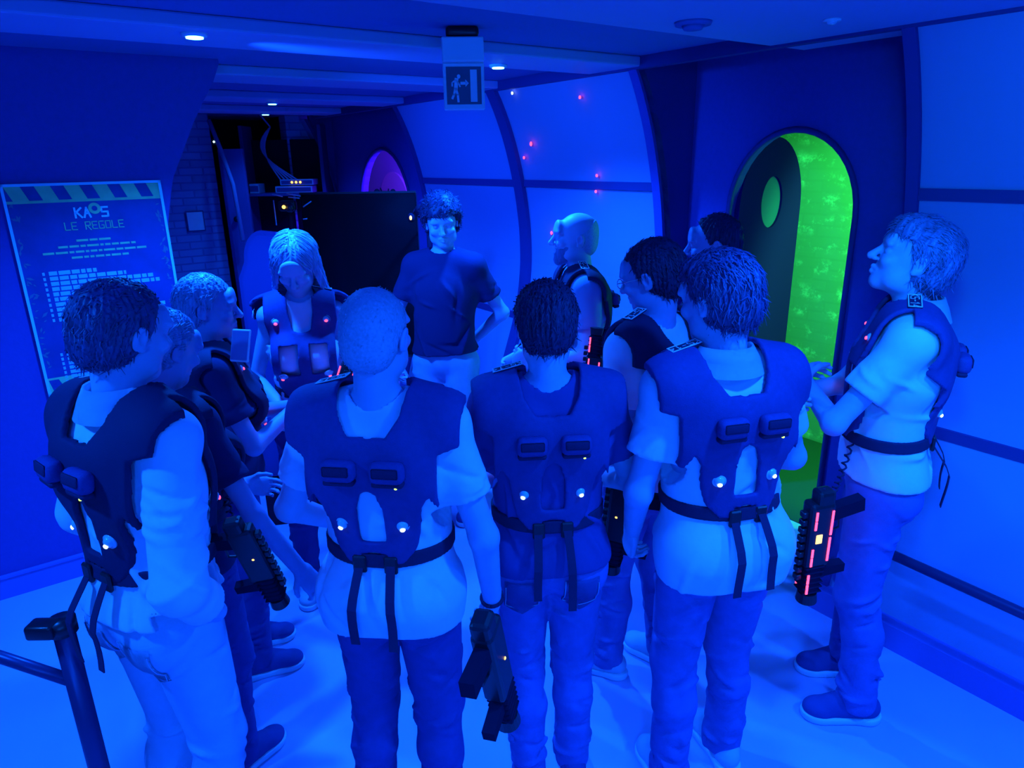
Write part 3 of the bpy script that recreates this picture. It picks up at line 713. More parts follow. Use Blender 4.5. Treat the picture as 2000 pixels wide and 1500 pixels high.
    def shoes(s):
        for i in (0, 1):
            f = s.fd(i); a = s.ank[i].copy(); r = np.array([f[1], -f[0], 0])
            R = np.stack([r, f, np.array([0, 0, 1])], 1); P = lambda x, y, z: np.array([a[0], a[1], 0])+R @ np.array([x, y, z])
            c = P(0, .05, .06); v = Vol(c-[.2, .2, .07], c+[.2, .2, .1], .0048)
            v.limb(P(0, -.045, .055), P(0, .05, .052), .040, .044, .03); v.ell(P(0, .125, .040), (.049, .062, .036), .03, R); v.limb(P(0, -.02, .08), P(0, 0, .105), .042, .040, .03)
            v.limb(P(0, .03, .09), P(0, .09, .065), .030, .028, .03)
            v.cut(lambda X, Y, Z: .022-Z); v.cut(lambda X, Y, Z: Z-.13)
            o = s.child('shoe', [v.mesh()], s.shoe)
            v = Vol(c-[.2, .2, .07], c+[.2, .2, .0], .0048)
            v.ell(P(0, -.045, .02), (.043, .048, .05), .02, R); v.limb(P(0, -.03, .02), P(0, .06, .02), .041, .046, .02); v.ell(P(0, .125, .02), (.053, .068, .05), .03, R)
            v.cut(lambda X, Y, Z: np.maximum(Z-.030, .001-Z)); so = s.child('sole', [v.mesh()], 'sole', o)
            bm = bmesh.new()
            for q in range(3):
                y = .045+.022*q; z = .108-.014*q
                add_tube(bm, [P(-.022, y, z-.003), P(0, y+.003, z+.004), P(.022, y, z-.003)], .0028, 5)
            s.bmchild('laces', bm, 'sole' if s.shoe == 'shoe_w' else 'web', o, True)
    def hair_mesh(s):
        st = s.style
        R = s.Rh; c = s.hc; H = lambda p: c+R @ np.array(p, float); rng = s.rng; w = .94 if s.female else 1.0
        if st == 'bald':
            t = .0025
        t = {'short': .011, 'thick': .014, 'bald': .0012, 'buzz': .004, 'tied': .010, 'long': .014, 'curly': .030, 'receding': .008}[st]
        v = Vol(c-[.22, .22, .3], c+[.22, .22, .2], .0046)
        v.ell(H((0, -.018, .034)), (.077*w+t, .097+t, .088+t), .02, R)
        if st in ('short', 'thick', 'curly', 'buzz', 'receding', 'tied', 'bald'):
            v.ell(H((0, -.055, -.025)), (.066*w+t*.7, .058+t*.6, .065), .03, R)
        if st == 'thick': v.ell(H((0, .04, .085)), (.062, .06, .045), .03, R)
        if st == 'long':
            for sx in (-1, 1): v.limb(H((sx*.072, -.01, .02)), H((sx*.092, .015, -.17)), .03, .034, .03, .6, R @ np.array([0, 1., 0]) if False else None)
            v.limb(H((0, -.05, .0)), H((0, -.07, -.17)), .085, .085, .03)
        if st == 'tied':
            v.limb(H((0, -.10, -.03)), H((.02, -.155, -.065)), .026, .030, .02); v.limb(H((.02, -.155, -.065)), H((.03, -.15, -.17)), .030, .014, .02)
        Ri = R.T
        def loc(X, Y, Z):
            x = X-c[0]; y = Y-c[1]; z = Z-c[2]
            return (Ri[0][0]*x+Ri[0][1]*y+Ri[0][2]*z, Ri[1][0]*x+Ri[1][1]*y+Ri[1][2]*z, Ri[2][0]*x+Ri[2][1]*y+Ri[2][2]*z)
        ph = rng.rand(6)*6.28
        def face_cut(X, Y, Z):
            x, y, z = loc(X, Y, Z)
            line = {'short': .078, 'thick': .072, 'buzz': .082, 'bald': .02, 'tied': .08, 'long': .085, 'curly': .062, 'receding': .115}[st]
            # front hairline on top, falling back along the temple to the ear, open below the nape
            front = np.where(z > line, y-(.075 if st not in ('receding', 'bald') else .02), y-(.012+np.clip(z, -.02, line)*.45))
            d = front*.8
            if st == 'bald': d = np.maximum(d, (z-.01+y*.8)*.7+.006*np.sin(40*x))
            if st != 'long' and st != 'tied': d = np.maximum(d, (-.082+.25*np.clip(y+.06, 0, .1))-z)
            if st == 'thick': d = np.where(z > .06, d*0+np.maximum(-.01, y-.105), d)
            if st == 'curly': d = np.where(z > .055, d*0+np.maximum(-.01, y-.115), d)
            ear = .026-np.sqrt((y+.010)**2+(z+.006)**2+0*x); d = np.maximum(d, np.where((np.abs(x) > .06) & (st != 'long'), ear, -1))
            return d
        if st == 'curly':
            v.disp(lambda X, Y, Z: -.004*np.sin(85*X+ph[0])*np.sin(80*Y+ph[1])*np.sin(90*Z+ph[2]))
        elif st not in ('bald', 'buzz'):
            def sd(X, Y, Z):
                x, y, z = loc(X, Y, Z); a = np.arctan2(x, y+.05)
                return -(.0030*np.sin(34*a+14*z+3*np.sin(20*z+ph[0])+ph[1])+.0022*np.sin(71*a-22*z+ph[2])+.0022*np.sin(45*z+8*a))
            v.disp(sd)
        if st == 'long':
            def fc(X, Y, Z):
                x, y, z = loc(X, Y, Z); d = np.where(z > .06, y-.115, np.where(np.abs(x+.0) < .062-np.clip(z, -.2, .06)*.25, y-.0, y-.10)); return np.maximum(d, -.175+.01*np.sin(60*x)-z)
            v.cut(fc)
        else: v.cut(face_cut)
        parts = [v.mesh()]
        V0, Q0 = parts[0]
        # strands: thin tapering tufts combed over the surface
        if st not in ('bald',) and len(V0):
            N = {'short': 1300, 'thick': 2200, 'buzz': 300, 'tied': 1000, 'long': 2200, 'curly': 1600, 'receding': 700}[st]
            ctr = H((0, -.02, .02)); D = V0-ctr; loc0 = D @ R
            idx = rng.choice(len(V0), N); vs = []; qs = []; n0 = 0
            for q in idx:
                p = V0[q].copy(); n = unit(p-ctr); ln = {'short': .018, 'thick': .024, 'buzz': .006, 'tied': .03, 'long': .05, 'curly': .014, 'receding': .014}[st]*(.6+.8*rng.rand())
                lz = loc0[q]
                down = R @ np.array([0.12*np.sign(lz[0]) if st == 'thick' else 0, -.55 if lz[2] > .03 else -.15, -.5 if lz[2] < .05 else -.15])
                if st == 'curly': down = rng.randn(3)*.6
                if st in ('thick',) and lz[1] > .05 and lz[2] > .05: down = R @ np.array([.5, .55, -.1])
                if st in ('long', 'tied'): down = (R @ (np.array([.8*np.sign(lz[0]), .35, -.7]) if lz[2] > .04 else np.array([0, 0, -1.0]))) if st == 'long' else R @ unit([0, -.12-lz[1], -.03-lz[2]])
                tdir = down-n*(down@n); tdir = unit(tdir+rng.randn(3)*(.05 if st == 'long' else .18)); sd_ = unit(np.cross(tdir, n)); r = .0016+.0012*rng.rand()
                lift = {'thick': .14, 'curly': .5, 'short': .12}.get(st, .02)*(.4+rng.rand())
                for j in range(4):
                    t = j/3; cpt = p+tdir*ln*t+n*(ln*lift*t-.35*ln*lift*t*t+.0008); rr = r*(1-.75*t)
                    if lz[2] > .0 and st in ('long', 'tied', 'thick', 'short'): cpt = ctr+unit(cpt-ctr)*min(np.linalg.norm(cpt-ctr), np.linalg.norm(p-ctr)+.002+.006*lift*4*t)
                    vs += [cpt+sd_*rr, cpt+n*rr*.9, cpt-sd_*rr]
                for j in range(3):
                    a = n0+3*j; qs += [(a, a+3, a+4, a+1), (a+1, a+4, a+5, a+2)]
                n0 += 12
            parts.append((np.array(vs), np.array(qs)))
        s.hair_o = s.child('hair', parts, s.hair)
        if st == 'tied':
            v = Vol(H((.02, -.16, -.07))-.07, H((.02, -.16, -.07))+.07, .004); p1 = H((.016, -.135, -.050)); v.limb(p1-R @ np.array([0, .004, .003]), p1+R @ np.array([0, .006, .004]), .031, .031, .01); s.child('hair_tie', [v.mesh()], 'web', s.hair_o)
    def beard_mesh(s):
        R = s.Rh; c = s.hc; H = lambda p: c+R @ np.array(p, float); v = Vol(c-.17, c+.12, .004)
        v.ell(H((0, .030, -.050)), (.067, .067, .068), .02, R); v.ell(H((0, .074, -.102)), (.030, .026, .030), .03, R)
        v.ell(H((0, .094, -.058)), (.018, .02, .008), .004, R, 's')
        Ri = R.T
        def cf(X, Y, Z):
            x = X-c[0]; y = Y-c[1]; z = Z-c[2]; xx = Ri[0][0]*x+Ri[0][1]*y+Ri[0][2]*z; yy = Ri[1][0]*x+Ri[1][1]*y+Ri[1][2]*z; zz = Ri[2][0]*x+Ri[2][1]*y+Ri[2][2]*z
            return np.maximum(np.maximum(zz-(-.048+.9*np.clip(np.abs(xx)-.035, 0, .05)*1.0), .0-yy), 0*zz-1)
        v.cut(cf); v.disp(lambda X, Y, Z: -.0018*np.sin(190*X)*np.sin(170*Z)*np.sin(180*Y)); s.child('beard', [v.mesh()], s.beard if isinstance(s.beard, str) else s.hair)
    def make_glasses(s):
        R = s.Rh; c = s.hc; H = lambda p: c+R @ np.array(p, float); bm = bmesh.new()
        for sx in (-1, 1):
            add_tube(bm, [H((sx*.033+.024*math.cos(t), .108, .004+.017*math.sin(t))) for t in np.linspace(0, 2*math.pi, 17)], .0018, 5)
            add_tube(bm, [H((sx*.057, .106, .008)), H((sx*.078, .05, .008)), H((sx*.082, -.01, .010)), H((sx*.080, -.03, -.008))], .0018, 5)
        add_tube(bm, [H((-.010, .110, .008)), H((0, .114, .011)), H((.010, .110, .008))], .0018, 5)
        s.bmchild('glasses', bm, 'steel', None, True)
    def surf(s, x, z, back=True):
        """y of the shirt surface at (x, z)"""
        tv = s.tv; ix = int(round((x-tv.lo[0])/tv.h)); iz = int(round((z-tv.lo[2])/tv.h)); col = tv.F[min(max(ix, 0), tv.n[0]-1), :, min(max(iz, 0), tv.n[2]-1)]
        ins = np.where(col < 0)[0]
        if len(ins) == 0: return 0
        return float(tv.ax[1][ins[0] if back else ins[-1]])
    def place(s, x, z, back=True, out=0.0):
        """frame on the vest surface: x right, y up, z outwards (figure space)"""
        e = .02; y = s.surf(x, z, back); dx = (s.surf(x+e, z, back)-s.surf(x-e, z, back))/(2*e); dz = (s.surf(x, z+e, back)-s.surf(x, z-e, back))/(2*e); sg = -1 if back else 1
        n = unit(np.array([-dx, 1, -dz])*sg); up = unit(np.array([0, dz, 1])-n*(n@np.array([0, dz, 1]))); r = np.cross(up, n); o = np.array([x, y, z])+n*out
        return frame_M(o, r, up, n)
    def make_vest(s):
        tv = s.tv; base = tv.F.copy(); T = s.tor; off, th = .012, .0075
        X = tv.ax[0][:, None]; Z = tv.ax[2][None, :]
        lx, ly = s.leanf; Xc = X-s.lean[1]*np.clip(Z-.95, 0, 1)
        def mask(P):
            m = None
            for poly in P:
                for pp in (poly, mirror(poly)):
                    d = polyd([p[0]*s.build for p in pp], [p[1] for p in pp], Xc, Z); m = d if m is None else np.minimum(m, d)
            return m
        mb = mask(BACK); mf = mask(FRONT)
        Y = tv.ax[1][None, :, None]; yc = s.lean[0]*np.clip(tv.ax[2]-.95, 0, 1)[None, None, :]
        m3 = np.where(Y < yc+.0, mb[:, None, :], mf[:, None, :])
        belt = np.abs(tv.ax[2]-1.095)[None, None, :]-.021+0*m3
        nz = T(np.array([0, 0, 1.5]))
        neck = .088-np.sqrt((tv.ax[0][:, None, None]-nz[0])**2+(Y-nz[1]+.01)**2+0*m3)
        F = np.maximum(np.abs(base-off)-th, m3); F = np.maximum(F, neck)
        # arms stay free of the vest
        s_ = Vol(tv.lo, tv.lo+(tv.n-1)*tv.h, tv.h); s_.F = s_.F[:tv.n[0], :tv.n[1], :tv.n[2]]
        for i in (0, 1):
            a = s.sh[i]; e = s.elb[i]; d = unit(e-a); sg = -1 if i == 0 else 1
            t = (tv.ax[0][:, None, None]-a[0])*d[0]+(Y-a[1])*d[1]+(tv.ax[2][None, None, :]-a[2])*d[2]
            xx = sg*(tv.ax[0][:, None, None]-a[0])
            F = np.maximum(F, np.where(xx > .008, t-.050, -1))
        vv = Vol(tv.lo, tv.lo+(tv.n-1)*tv.h, tv.h); vv.F = F.astype(np.float32); vv.n = np.array(F.shape); vv.ax = tv.ax
        mesh1 = vv.mesh()
        vest = s.child('vest', [mesh1], s.vest); s.vest_o = vest
        bv = Vol(tv.lo, tv.lo+(tv.n-1)*tv.h, tv.h); bv.F = np.maximum(np.abs(base-off)-.005, belt).astype(np.float32); bv.n = np.array(F.shape); bv.ax = tv.ax
        # the waist band goes round the torso only
        bv.F = np.maximum(bv.F, np.abs(tv.ax[0])[:, None, None]-.25); s.child('waist_band', [bv.mesh()], 'web', vest)
        front_led, back_led = s.leds
        if s.backpods:
            for sx in (-1, 1):
                Mx = s.place(sx*.062+s.lean[1]*.4, 1.365, True, .02); bm = bmesh.new()
                add_box(bm, (0, 0, .014), (.088, .056, .042), Mx, .018, 3); o = s.bmchild('sensor_pod', bm, 'vest', vest, True)
                bm = bmesh.new(); add_box(bm, (0, .006, .0345), (.066, .026, .004), Mx, .004, 2); add_box(bm, (0, -.030, .012), (.080, .016, .030), Mx, .007, 2); s.bmchild('pod_plate', bm, 'vest_blk', vest, True)
                if sx == 1:
                    bm = bmesh.new(); add_sphere(bm, (.022, -.036, .022), .0045, Mx, 8); s.bmchild('status_light', bm, 'gled', vest, True)
            for sx in (-1, 1): s.led(s.place(sx*.073+s.lean[1]*.25, 1.205, True, .017), back_led, vest)
        for sx in (-1, 1):
            s.led(s.place(sx*.105+s.lean[1]*.45, 1.425, False, .015), front_led, vest); s.led(s.place(sx*.09+s.lean[1]*.2, 1.21, False, .017), front_led, vest)
        # name patch on the left shoulder
        p = s.sh[0]*.72+T(np.array([0, -.01, 1.49]))*.28; zt = self_top(tv, base, p[0], p[1])
        Mx = frame_M(np.array([p[0], p[1]+.005, zt+.022]), unit((-.97, 0, -.25)), (0, -1, 0), unit((-.25, 0, .97)))
        bm = bmesh.new(); add_box(bm, (0, 0, 0), (.088, .040, .006), Mx, .002, 1); s.bmchild('shoulder_patch', bm, 'vest_blk', vest)
        bm = bmesh.new()
        for (cx, cy, sx, sy) in ((0, .0175, .086, .003), (0, -.0175, .086, .003), (.0425, 0, .003, .038), (-.0425, 0, .003, .038)): add_box(bm, (cx, cy, .0035), (sx, sy, .002), Mx)
        draw_text(bm, s.patch, Mx, .022, .0035); s.bmchild('patch_lettering', bm, 'paper', vest)
        # loose webbing tails and buckles below the waist band
        for sx in (-1, 1):
            x0 = sx*.042; pts = []; y0 = s.surf(x0, 1.09, True)-.022; y1_ = min([s.surf(x0, zz, True) for zz in (1.05, 1.0, .95, .90)])-.045-.012*s.baggy
            L = .20+.05*s.rng.rand(); bm = bmesh.new(); prev = None
            for j in range(9):
                t = j/8; z = 1.095-L*t; y = y0+(min(y1_, y0)-y0)*min(1, t*2.2)-.005*math.sin(5*t+sx)
                ring = [bm.verts.new((x0+dx+.01*math.sin(2*t)*sx, y+dy, z)) for dx, dy in ((-.012, 0), (.012, 0), (.012, .003), (-.012, .003))]
                if prev:
                    for k in range(4): bm.faces.new((prev[k], prev[(k+1) % 4], ring[(k+1) % 4], ring[k]))
                else: bm.faces.new(ring)
                prev = ring
            bm.faces.new(prev[::-1]); s.bmchild('strap', bm, 'web', vest)
            bm = bmesh.new(); add_box(bm, (x0, y0-.004, 1.085), (.036, .012, .05), None, .004, 1); s.bmchild('buckle', bm, 'black', vest)
    def led(s, Mx, m, parent):
        bm = bmesh.new(); add_disc(bm, Mx, .021, .007, 24, .019); o = s.bmchild('led_dome', bm, 'dome', parent, True)
        bm = bmesh.new(); add_sphere(bm, (0, 0, .006), .0150, Mx, 16, (1, 1, .8)); s.bmchild('led_lens', bm, 'dome', parent, True)
        bm = bmesh.new(); add_sphere(bm, (.0, -.005, .0180), .0060, Mx, 10, (1.2, 1, .6)); s.bmchild('led_light', bm, m, parent, True)
def self_top(tv, F, x, y):
    ix = int(round((x-tv.lo[0])/tv.h)); iy = int(round((y-tv.lo[1])/tv.h)); col = F[min(max(ix, 0), tv.n[0]-1), min(max(iy, 0), tv.n[1]-1), :]; ins = np.where(col < 0)[0]
    return float(tv.ax[2][ins[-1]]) if len(ins) else 1.47
SEG = {'K': [((0, 0), (0, 1)), ((0, .45), (.6, 1)), ((.15, .55), (.6, 0))], 'S': [((.6, 1), (0, 1)), ((0, 1), (0, .5)), ((0, .5), (.6, .5)), ((.6, .5), (.6, 0)), ((.6, 0), (0, 0))],
       'I': [((.3, 0), (.3, 1))], '1': [((.3, 0), (.3, 1)), ((.3, 1), (.1, .8))], '4': [((.45, 0), (.45, 1)), ((.45, 1), (0, .35)), ((0, .35), (.6, .35))], '-': [((.1, .5), (.5, .5))], '7': [((0, 1), (.6, 1)), ((.6, 1), (.2, 0))],
       'M': [((0, 0), (0, 1)), ((0, 1), (.3, .5)), ((.3, .5), (.6, 1)), ((.6, 1), (.6, 0))], 'Y': [((.3, 0), (.3, .5)), ((.3, .5), (0, 1)), ((.3, .5), (.6, 1))], 'A': [((0, 0), (.3, 1)), ((.3, 1), (.6, 0)), ((.12, .4), (.48, .4))],
       'O': [((0, 0), (0, 1)), ((0, 1), (.6, 1)), ((.6, 1), (.6, 0)), ((.6, 0), (0, 0))], 'L': [((0, 1), (0, 0)), ((0, 0), (.6, 0))], 'E': [((.6, 1), (0, 1)), ((0, 1), (0, 0)), ((0, 0), (.6, 0)), ((0, .5), (.5, .5))],
       'R': [((0, 0), (0, 1)), ((0, 1), (.6, 1)), ((.6, 1), (.6, .5)), ((.6, .5), (0, .5)), ((.2, .5), (.6, -.12))], 'G': [((.6, 1), (0, 1)), ((0, 1), (0, 0)), ((0, 0), (.6, 0)), ((.6, 0), (.6, .45)), ((.6, .45), (.35, .45))], ' ': []}
def draw_text(bm, txt, Mx, h, z, wgt=.14, center=True, tilt=0.0):
    adv = .85*h; x0 = -adv*len(txt)/2+.12*h if center else 0
    for i, ch in enumerate(txt):
        for (a, b) in SEG.get(ch, []):
            p = np.array([x0+i*adv+a[0]*h, (a[1]-.5)*h]); q = np.array([x0+i*adv+b[0]*h, (b[1]-.5)*h]); d = unit(q-p)*h*wgt/2; n = np.array([-d[1], d[0]])
            p = p-d; q = q+d; vs = [bm.verts.new(Mx @ Vector((*t, z))) for t in (p+n, q+n, q-n, p-n)]; bm.faces.new(vs)
Person.leds = ('red', 'wled'); Person.patch = 'KS-14'

def at(x, y, D):
    """world point seen at photo pixel (x, y) at depth D"""
    return np.array([0, 0, CAM_H])+D*(_r*(x-1000)/CAM_F+_u*(750-y)/CAM_F+_f)
# ------------------------------------------------------------------ people
PEOPLE = {}
def P(key, *a, **k):
    PEOPLE[key] = Person(*a, **k)
P('p1', 'man in white shirt with rolled sleeves, dark vest and pale trousers, hand in pocket', -.96, 1.60, 32, H=1.78, head=(-4, -12, 0), lean=(.04, 0),
  armR=((.29, -.10, 1.13), (.17, .05, .93)), armL=((-.25, -.03, 1.15), (-.2, .12, .95)), sleeve='rolled', shirt='sh_white', pants='chino', hair='hair_brown', style='short',
  vest='vest_blk', collar='sh_white', handR='hidden', pockets=True, seed=1, baggy=1.15, hem=.96)
P('p2', 'woman in dark top with blond hair tied back, standing behind the man in rolled sleeves', -1.06, 1.98, 30, H=1.63, female=True, head=(0, -22, 0), lean=(.05, .0), build=.95,
  armR=((.30, .06, 1.12), (.37, .16, .88)), armL=((-.2, .1, 1.12), (-.05, .3, 1.05)), sleeve='short', shirt='sh_navy', pants='jean_dark', hair='hair_ash', style='tied', skin='skin2', vest='vest_blk', seed=2)
P('p3', 'person with tousled pale hair facing the blond woman, dark top', -1.12, 2.50, 66, H=1.66, female=True, head=(10, -6, 0), armL=((-.2, .16, 1.14), (-.02, .34, 1.2)), armR=((.20, .10, 1.13), (.04, .30, 1.22)),
  sleeve='short', shirt='sh_navy', pants='jean_dark', hair='hair_ash', style='short', skin='skin2', vest='vest_blk', seed=3, backpods=False)
P('p4', 'blond woman in sleeveless top and vest looking down at her hands', -.93, 3.03, 166, H=1.76, female=True, head=(8, -34, 0), lean=(.10, 0), build=.92,
  armL=((-.21, .02, 1.15), (-.06, .27, 1.03)), armR=((.23, .0, 1.14), (.07, .27, 1.02)), handL={'dir': (.6, .6, -.6), 'up': (-.3, .6, .6), 'curl': .8}, handR={'dir': (-.7, .5, -.3), 'up': (.3, .6, .7), 'curl': .8, 'thumb': 1},
  sleeve='none', shirt='sh_white', pants='sh_blue', hair='hair_blond', style='long', vest='vest', seed=4, shoe='shoe_w', backpods=False, belt=False)
P('p5', 'young man with curly dark hair in dark t-shirt and pale jeans beside the black screen', -.38, 3.80, 192, H=1.86, build=.93, head=(-18, -14, 4), lean=(.0, -.03),
  armL=((-.30, -.12, 1.17), (-.12, -.20, 1.0)), armR=((.27, .02, 1.16), (.22, .16, .98)), sleeve='short', shirt='sh_navy', pants='jean_light', hair='hair_dark', style='curly', vest=None, hem=.985, seed=5, baggy=1.1)
P('p6', 'bald man in white t-shirt and dark vest seen from behind, centre of the group', -.34, 1.68, 8, H=1.75, head=(6, -4, 0), build=1.0,
  armR=((.27, -.03, 1.12), (.27, .07, .85)), armL=((-.30, .02, 1.15), (-.25, .22, 1.0)), sleeve='short', shirt='sh_white', pants='jean_dark', hair='stubble', style='buzz', vest='vest', wristband=(1,), seed=6, hem=.86, baggy=1.05,
  handR={'dir': (-.05, .35, -1), 'up': (1, 0, 0), 'curl': .75})
P('p7', 'man with short dark hair in dark t-shirt, vest and blue jeans, back turned', .10, 1.86, -4, H=1.72, head=(3, -14, 0), build=.97, lean=(.02, 0),
  armL=((-.27, .02, 1.16), (-.12, .27, 1.08)), armR=((.27, .02, 1.16), (.12, .27, 1.08)), sleeve='short', shirt='sh_blue', pants='jean', hair='hair_dark', style='short', vest='vest', pockets=True, seed=7, hem=.93, legs=((-.07, -.02), (.09, .02)),
  handL={'dir': (.8, .5, .1), 'up': (-.3, .8, .2), 'curl': .8}, handR={'dir': (-.8, .5, .1), 'up': (.3, .8, .2), 'curl': .8})
P('p8', 'bald bearded man in profile wearing a grey t-shirt and vest', .33, 3.42, -96, H=1.80, head=(0, 2, 0), build=1.05,  # his thin hair cap is mostly head shade put into colour
  armL=((-.25, .0, 1.15), (-.17, .24, 1.08)), armR=((.24, .03, 1.15), (.10, .28, 1.05)), sleeve='short', shirt='sh_grey', pants='jean', hair='stubble', style='bald', vest='vest_blk', seed=8, beard='hair_grey', skin='skin',  # stubble here is mostly head shade put into colour
  handL={'dir': (.1, .8, .5), 'up': (-.9, .2, 0), 'curl': .8})
P('p9', 'man with glasses in white t-shirt and dark vest, turned away to one side', .50, 2.38, -44, H=1.77, head=(-14, -16, 0), build=1.0,
  armL=((-.26, -.02, 1.14), (-.2, .20, .98)), armR=((.24, .04, 1.14), (.1, .27, 1.0)), sleeve='short', shirt='sh_white', pants='jean', hair='hair_dark', style='short', skin='skin2', vest='vest_blk', seed=9, legs=((-.09, .09, -22), (.12, -.04)), glasses=True, baggy=1.2, shoe='shoe_w')
P('p10', 'man with receding hair in dark top, profile showing behind the thick-haired man', .90, 3.05, -74, H=1.80, head=(-4, -6, 0), sleeve='short', shirt='sh_grey', pants='jean_dark', hair='hair_dark', style='receding', skin='skin2', vest='vest_blk', seed=10, backpods=False)
P('p11', 'man with thick brown hair in pale polo, wide vest and faded jeans, back turned', .62, 1.85, -14, H=1.79, head=(-22, -10, 0), build=1.0, lean=(.03, -.06),
  armL=((-.27, .0, 1.13), (-.22, .14, .92)), armR=((.27, .06, 1.15), (.12, .28, 1.05)), sleeve='short', shirt='sh_white', pants='jean', hair='hair_brown', style='thick', vest='vest', collar='sh_white', seed=11, hem=.84, baggy=1.1,
  legs=((-.12, .0), (.12, .06)), handL={'dir': (.1, .5, -1), 'up': (-1, 0, 0), 'curl': .5}, shoe='shoe_w')
P('p12', 'tall man in profile by the wall, arms crossed, pale polo, vest and jeans', 1.30, 2.24, -64, H=1.84, head=(-4, 18, 0), lean=(-.02, 0), build=.93,
  armL=((-.22, .16, 1.17), (.05, .27, 1.22)), armR=((.22, .15, 1.17), (-.06, .30, 1.20)), sleeve='short', shirt='sh_white', pants='jean', hair='hair_grey', style='thick', vest='vest', collar='sh_white', wristband=(1,), seed=12, hem=.96, baggy=1.2,
  legs=((-.12, -.04, -20), (.13, .0, -20)), handR={'dir': (-1, .05, .1), 'up': (0, 1, .2), 'curl': .55, 'thumb': -1}, handL={'dir': (1, -.1, .1), 'up': (0, .9, .3), 'curl': .5, 'thumb': 1})

# ------------------------------------------------------------------ ceiling fittings
for i, (u, v) in enumerate(LAMPS):
    r = empty('ceiling_lamp', W(u, v, ZC)); tag(r, ['round recessed ceiling lamp glowing above the left bulkhead', 'round recessed ceiling lamp glowing beside the exit sign', 'small glowing ceiling lamp over the archway passage', 'faint ceiling lamp deepest in the archway passage'][i], 'ceiling lamp', 'recessed ceiling lamps')
    bm = bmesh.new(); add_disc(bm, Matrix.Translation((0, 0, -.012)), .042, .014, 28, .046); obj('lamp_rim', bm, MT['white'], r, True)
    bm = bmesh.new(); add_disc(bm, Matrix.Translation((0, 0, -.017)), .030, .006, 24); obj('lamp_lens', bm, MT['lamp'], r, True)
r = empty('smoke_detector', W(1.82, 2.11, ZC)); tag(r, 'flat dark round disc on the bright part of the ceiling', 'smoke detector')
bm = bmesh.new(); add_disc(bm, Matrix.Translation((0, 0, -.012)), .062, .012, 32, .066); obj('base', bm, MT['coffer'], r, True)
bm = bmesh.new(); add_disc(bm, Matrix.Translation((0, 0, -.026)), .032, .014, 32, .04); obj('cap', bm, MT['coffer'], r, True)
r = empty('ceiling_sensor', W(1.53, 2.50, ZC)); tag(r, 'small pale dome on the ceiling above the green doorway', 'sensor')
bm = bmesh.new(); add_disc(bm, Matrix.Translation((0, 0, -.008)), .03, .008, 24); obj('base', bm, MT['white'], r, True)
bm = bmesh.new(); add_sphere(bm, (0, 0, -.008), .02, None, 16, (1, 1, .6)); obj('dome', bm, MT['dome'], r, True)
# ------------------------------------------------------------------ exit sign
mex = mat('exit_sign_green', (.05, .10, .16), .5)
r = empty('exit_sign', W(2.57, 1.62, ZC+.05), (0, 0, math.radians(4))); tag(r, 'square emergency exit sign with running figure, arrow and door, hanging from the ceiling', 'exit sign')
bm = bmesh.new(); add_box(bm, (0, 0, -.02), (.13, .09, .04), None, .015, 3); obj('ceiling_mount', bm, MT['black'], r, True)
bm = bmesh.new(); add_box(bm, (0, 0, -.085), (.165, .10, .09), None, .006, 2); obj('lamp_housing', bm, MT['white'], r)
Mx = Matrix.Translation((0, 0, -.218)) @ Matrix.Rotation(math.radians(90), 4, 'X')
bm = bmesh.new(); add_box(bm, (0, 0, 0), (.165, .175, .035), Mx, .004, 1); obj('sign_frame', bm, MT['white'], r)
bm = bmesh.new(); add_box(bm, (0, .003, .018), (.140, .140, .003), Mx); obj('sign_face', bm, mex, r)
bm = bmesh.new(); z = .0205
def flat(poly): f = [bm.verts.new(Mx @ Vector((x, y, z))) for x, y in poly]; bm.faces.new(f)
def stroke(pts, w):
    for (x0, y0), (x1, y1) in zip(pts, pts[1:]):
        d = unit((x1-x0, y1-y0)); n = np.array([-d[1], d[0]])*w/2; e = d*w*.35
        flat([(x0-e[0]+n[0], y0-e[1]+n[1]), (x1+e[0]+n[0], y1+e[1]+n[1]), (x1+e[0]-n[0], y1+e[1]-n[1]), (x0-e[0]-n[0], y0-e[1]-n[1])])
flat([(.026, -.058), (.053, -.058), (.053, .062), (.026, .062)])
flat([(-.020+.007*math.cos(t), .037+.008*math.sin(t)) for t in np.linspace(0, 6.0, 12)])
stroke([(-.029, .026), (-.033, -.008)], .015); stroke([(-.033, -.008), (-.026, -.030), (-.024, -.056)], .009); stroke([(-.035, -.008), (-.041, -.030), (-.048, -.044)], .009)
stroke([(-.031, .024), (-.020, .010), (-.016, .0)], .006); stroke([(-.033, .024), (-.047, .014), (-.047, .002)], .006)
stroke([(-.010, .012), (.008, .012)], .011); flat([(.006, .026), (.020, .012), (.006, -.002)])
obj('exit_pictogram', bm, MT['paper'], r)
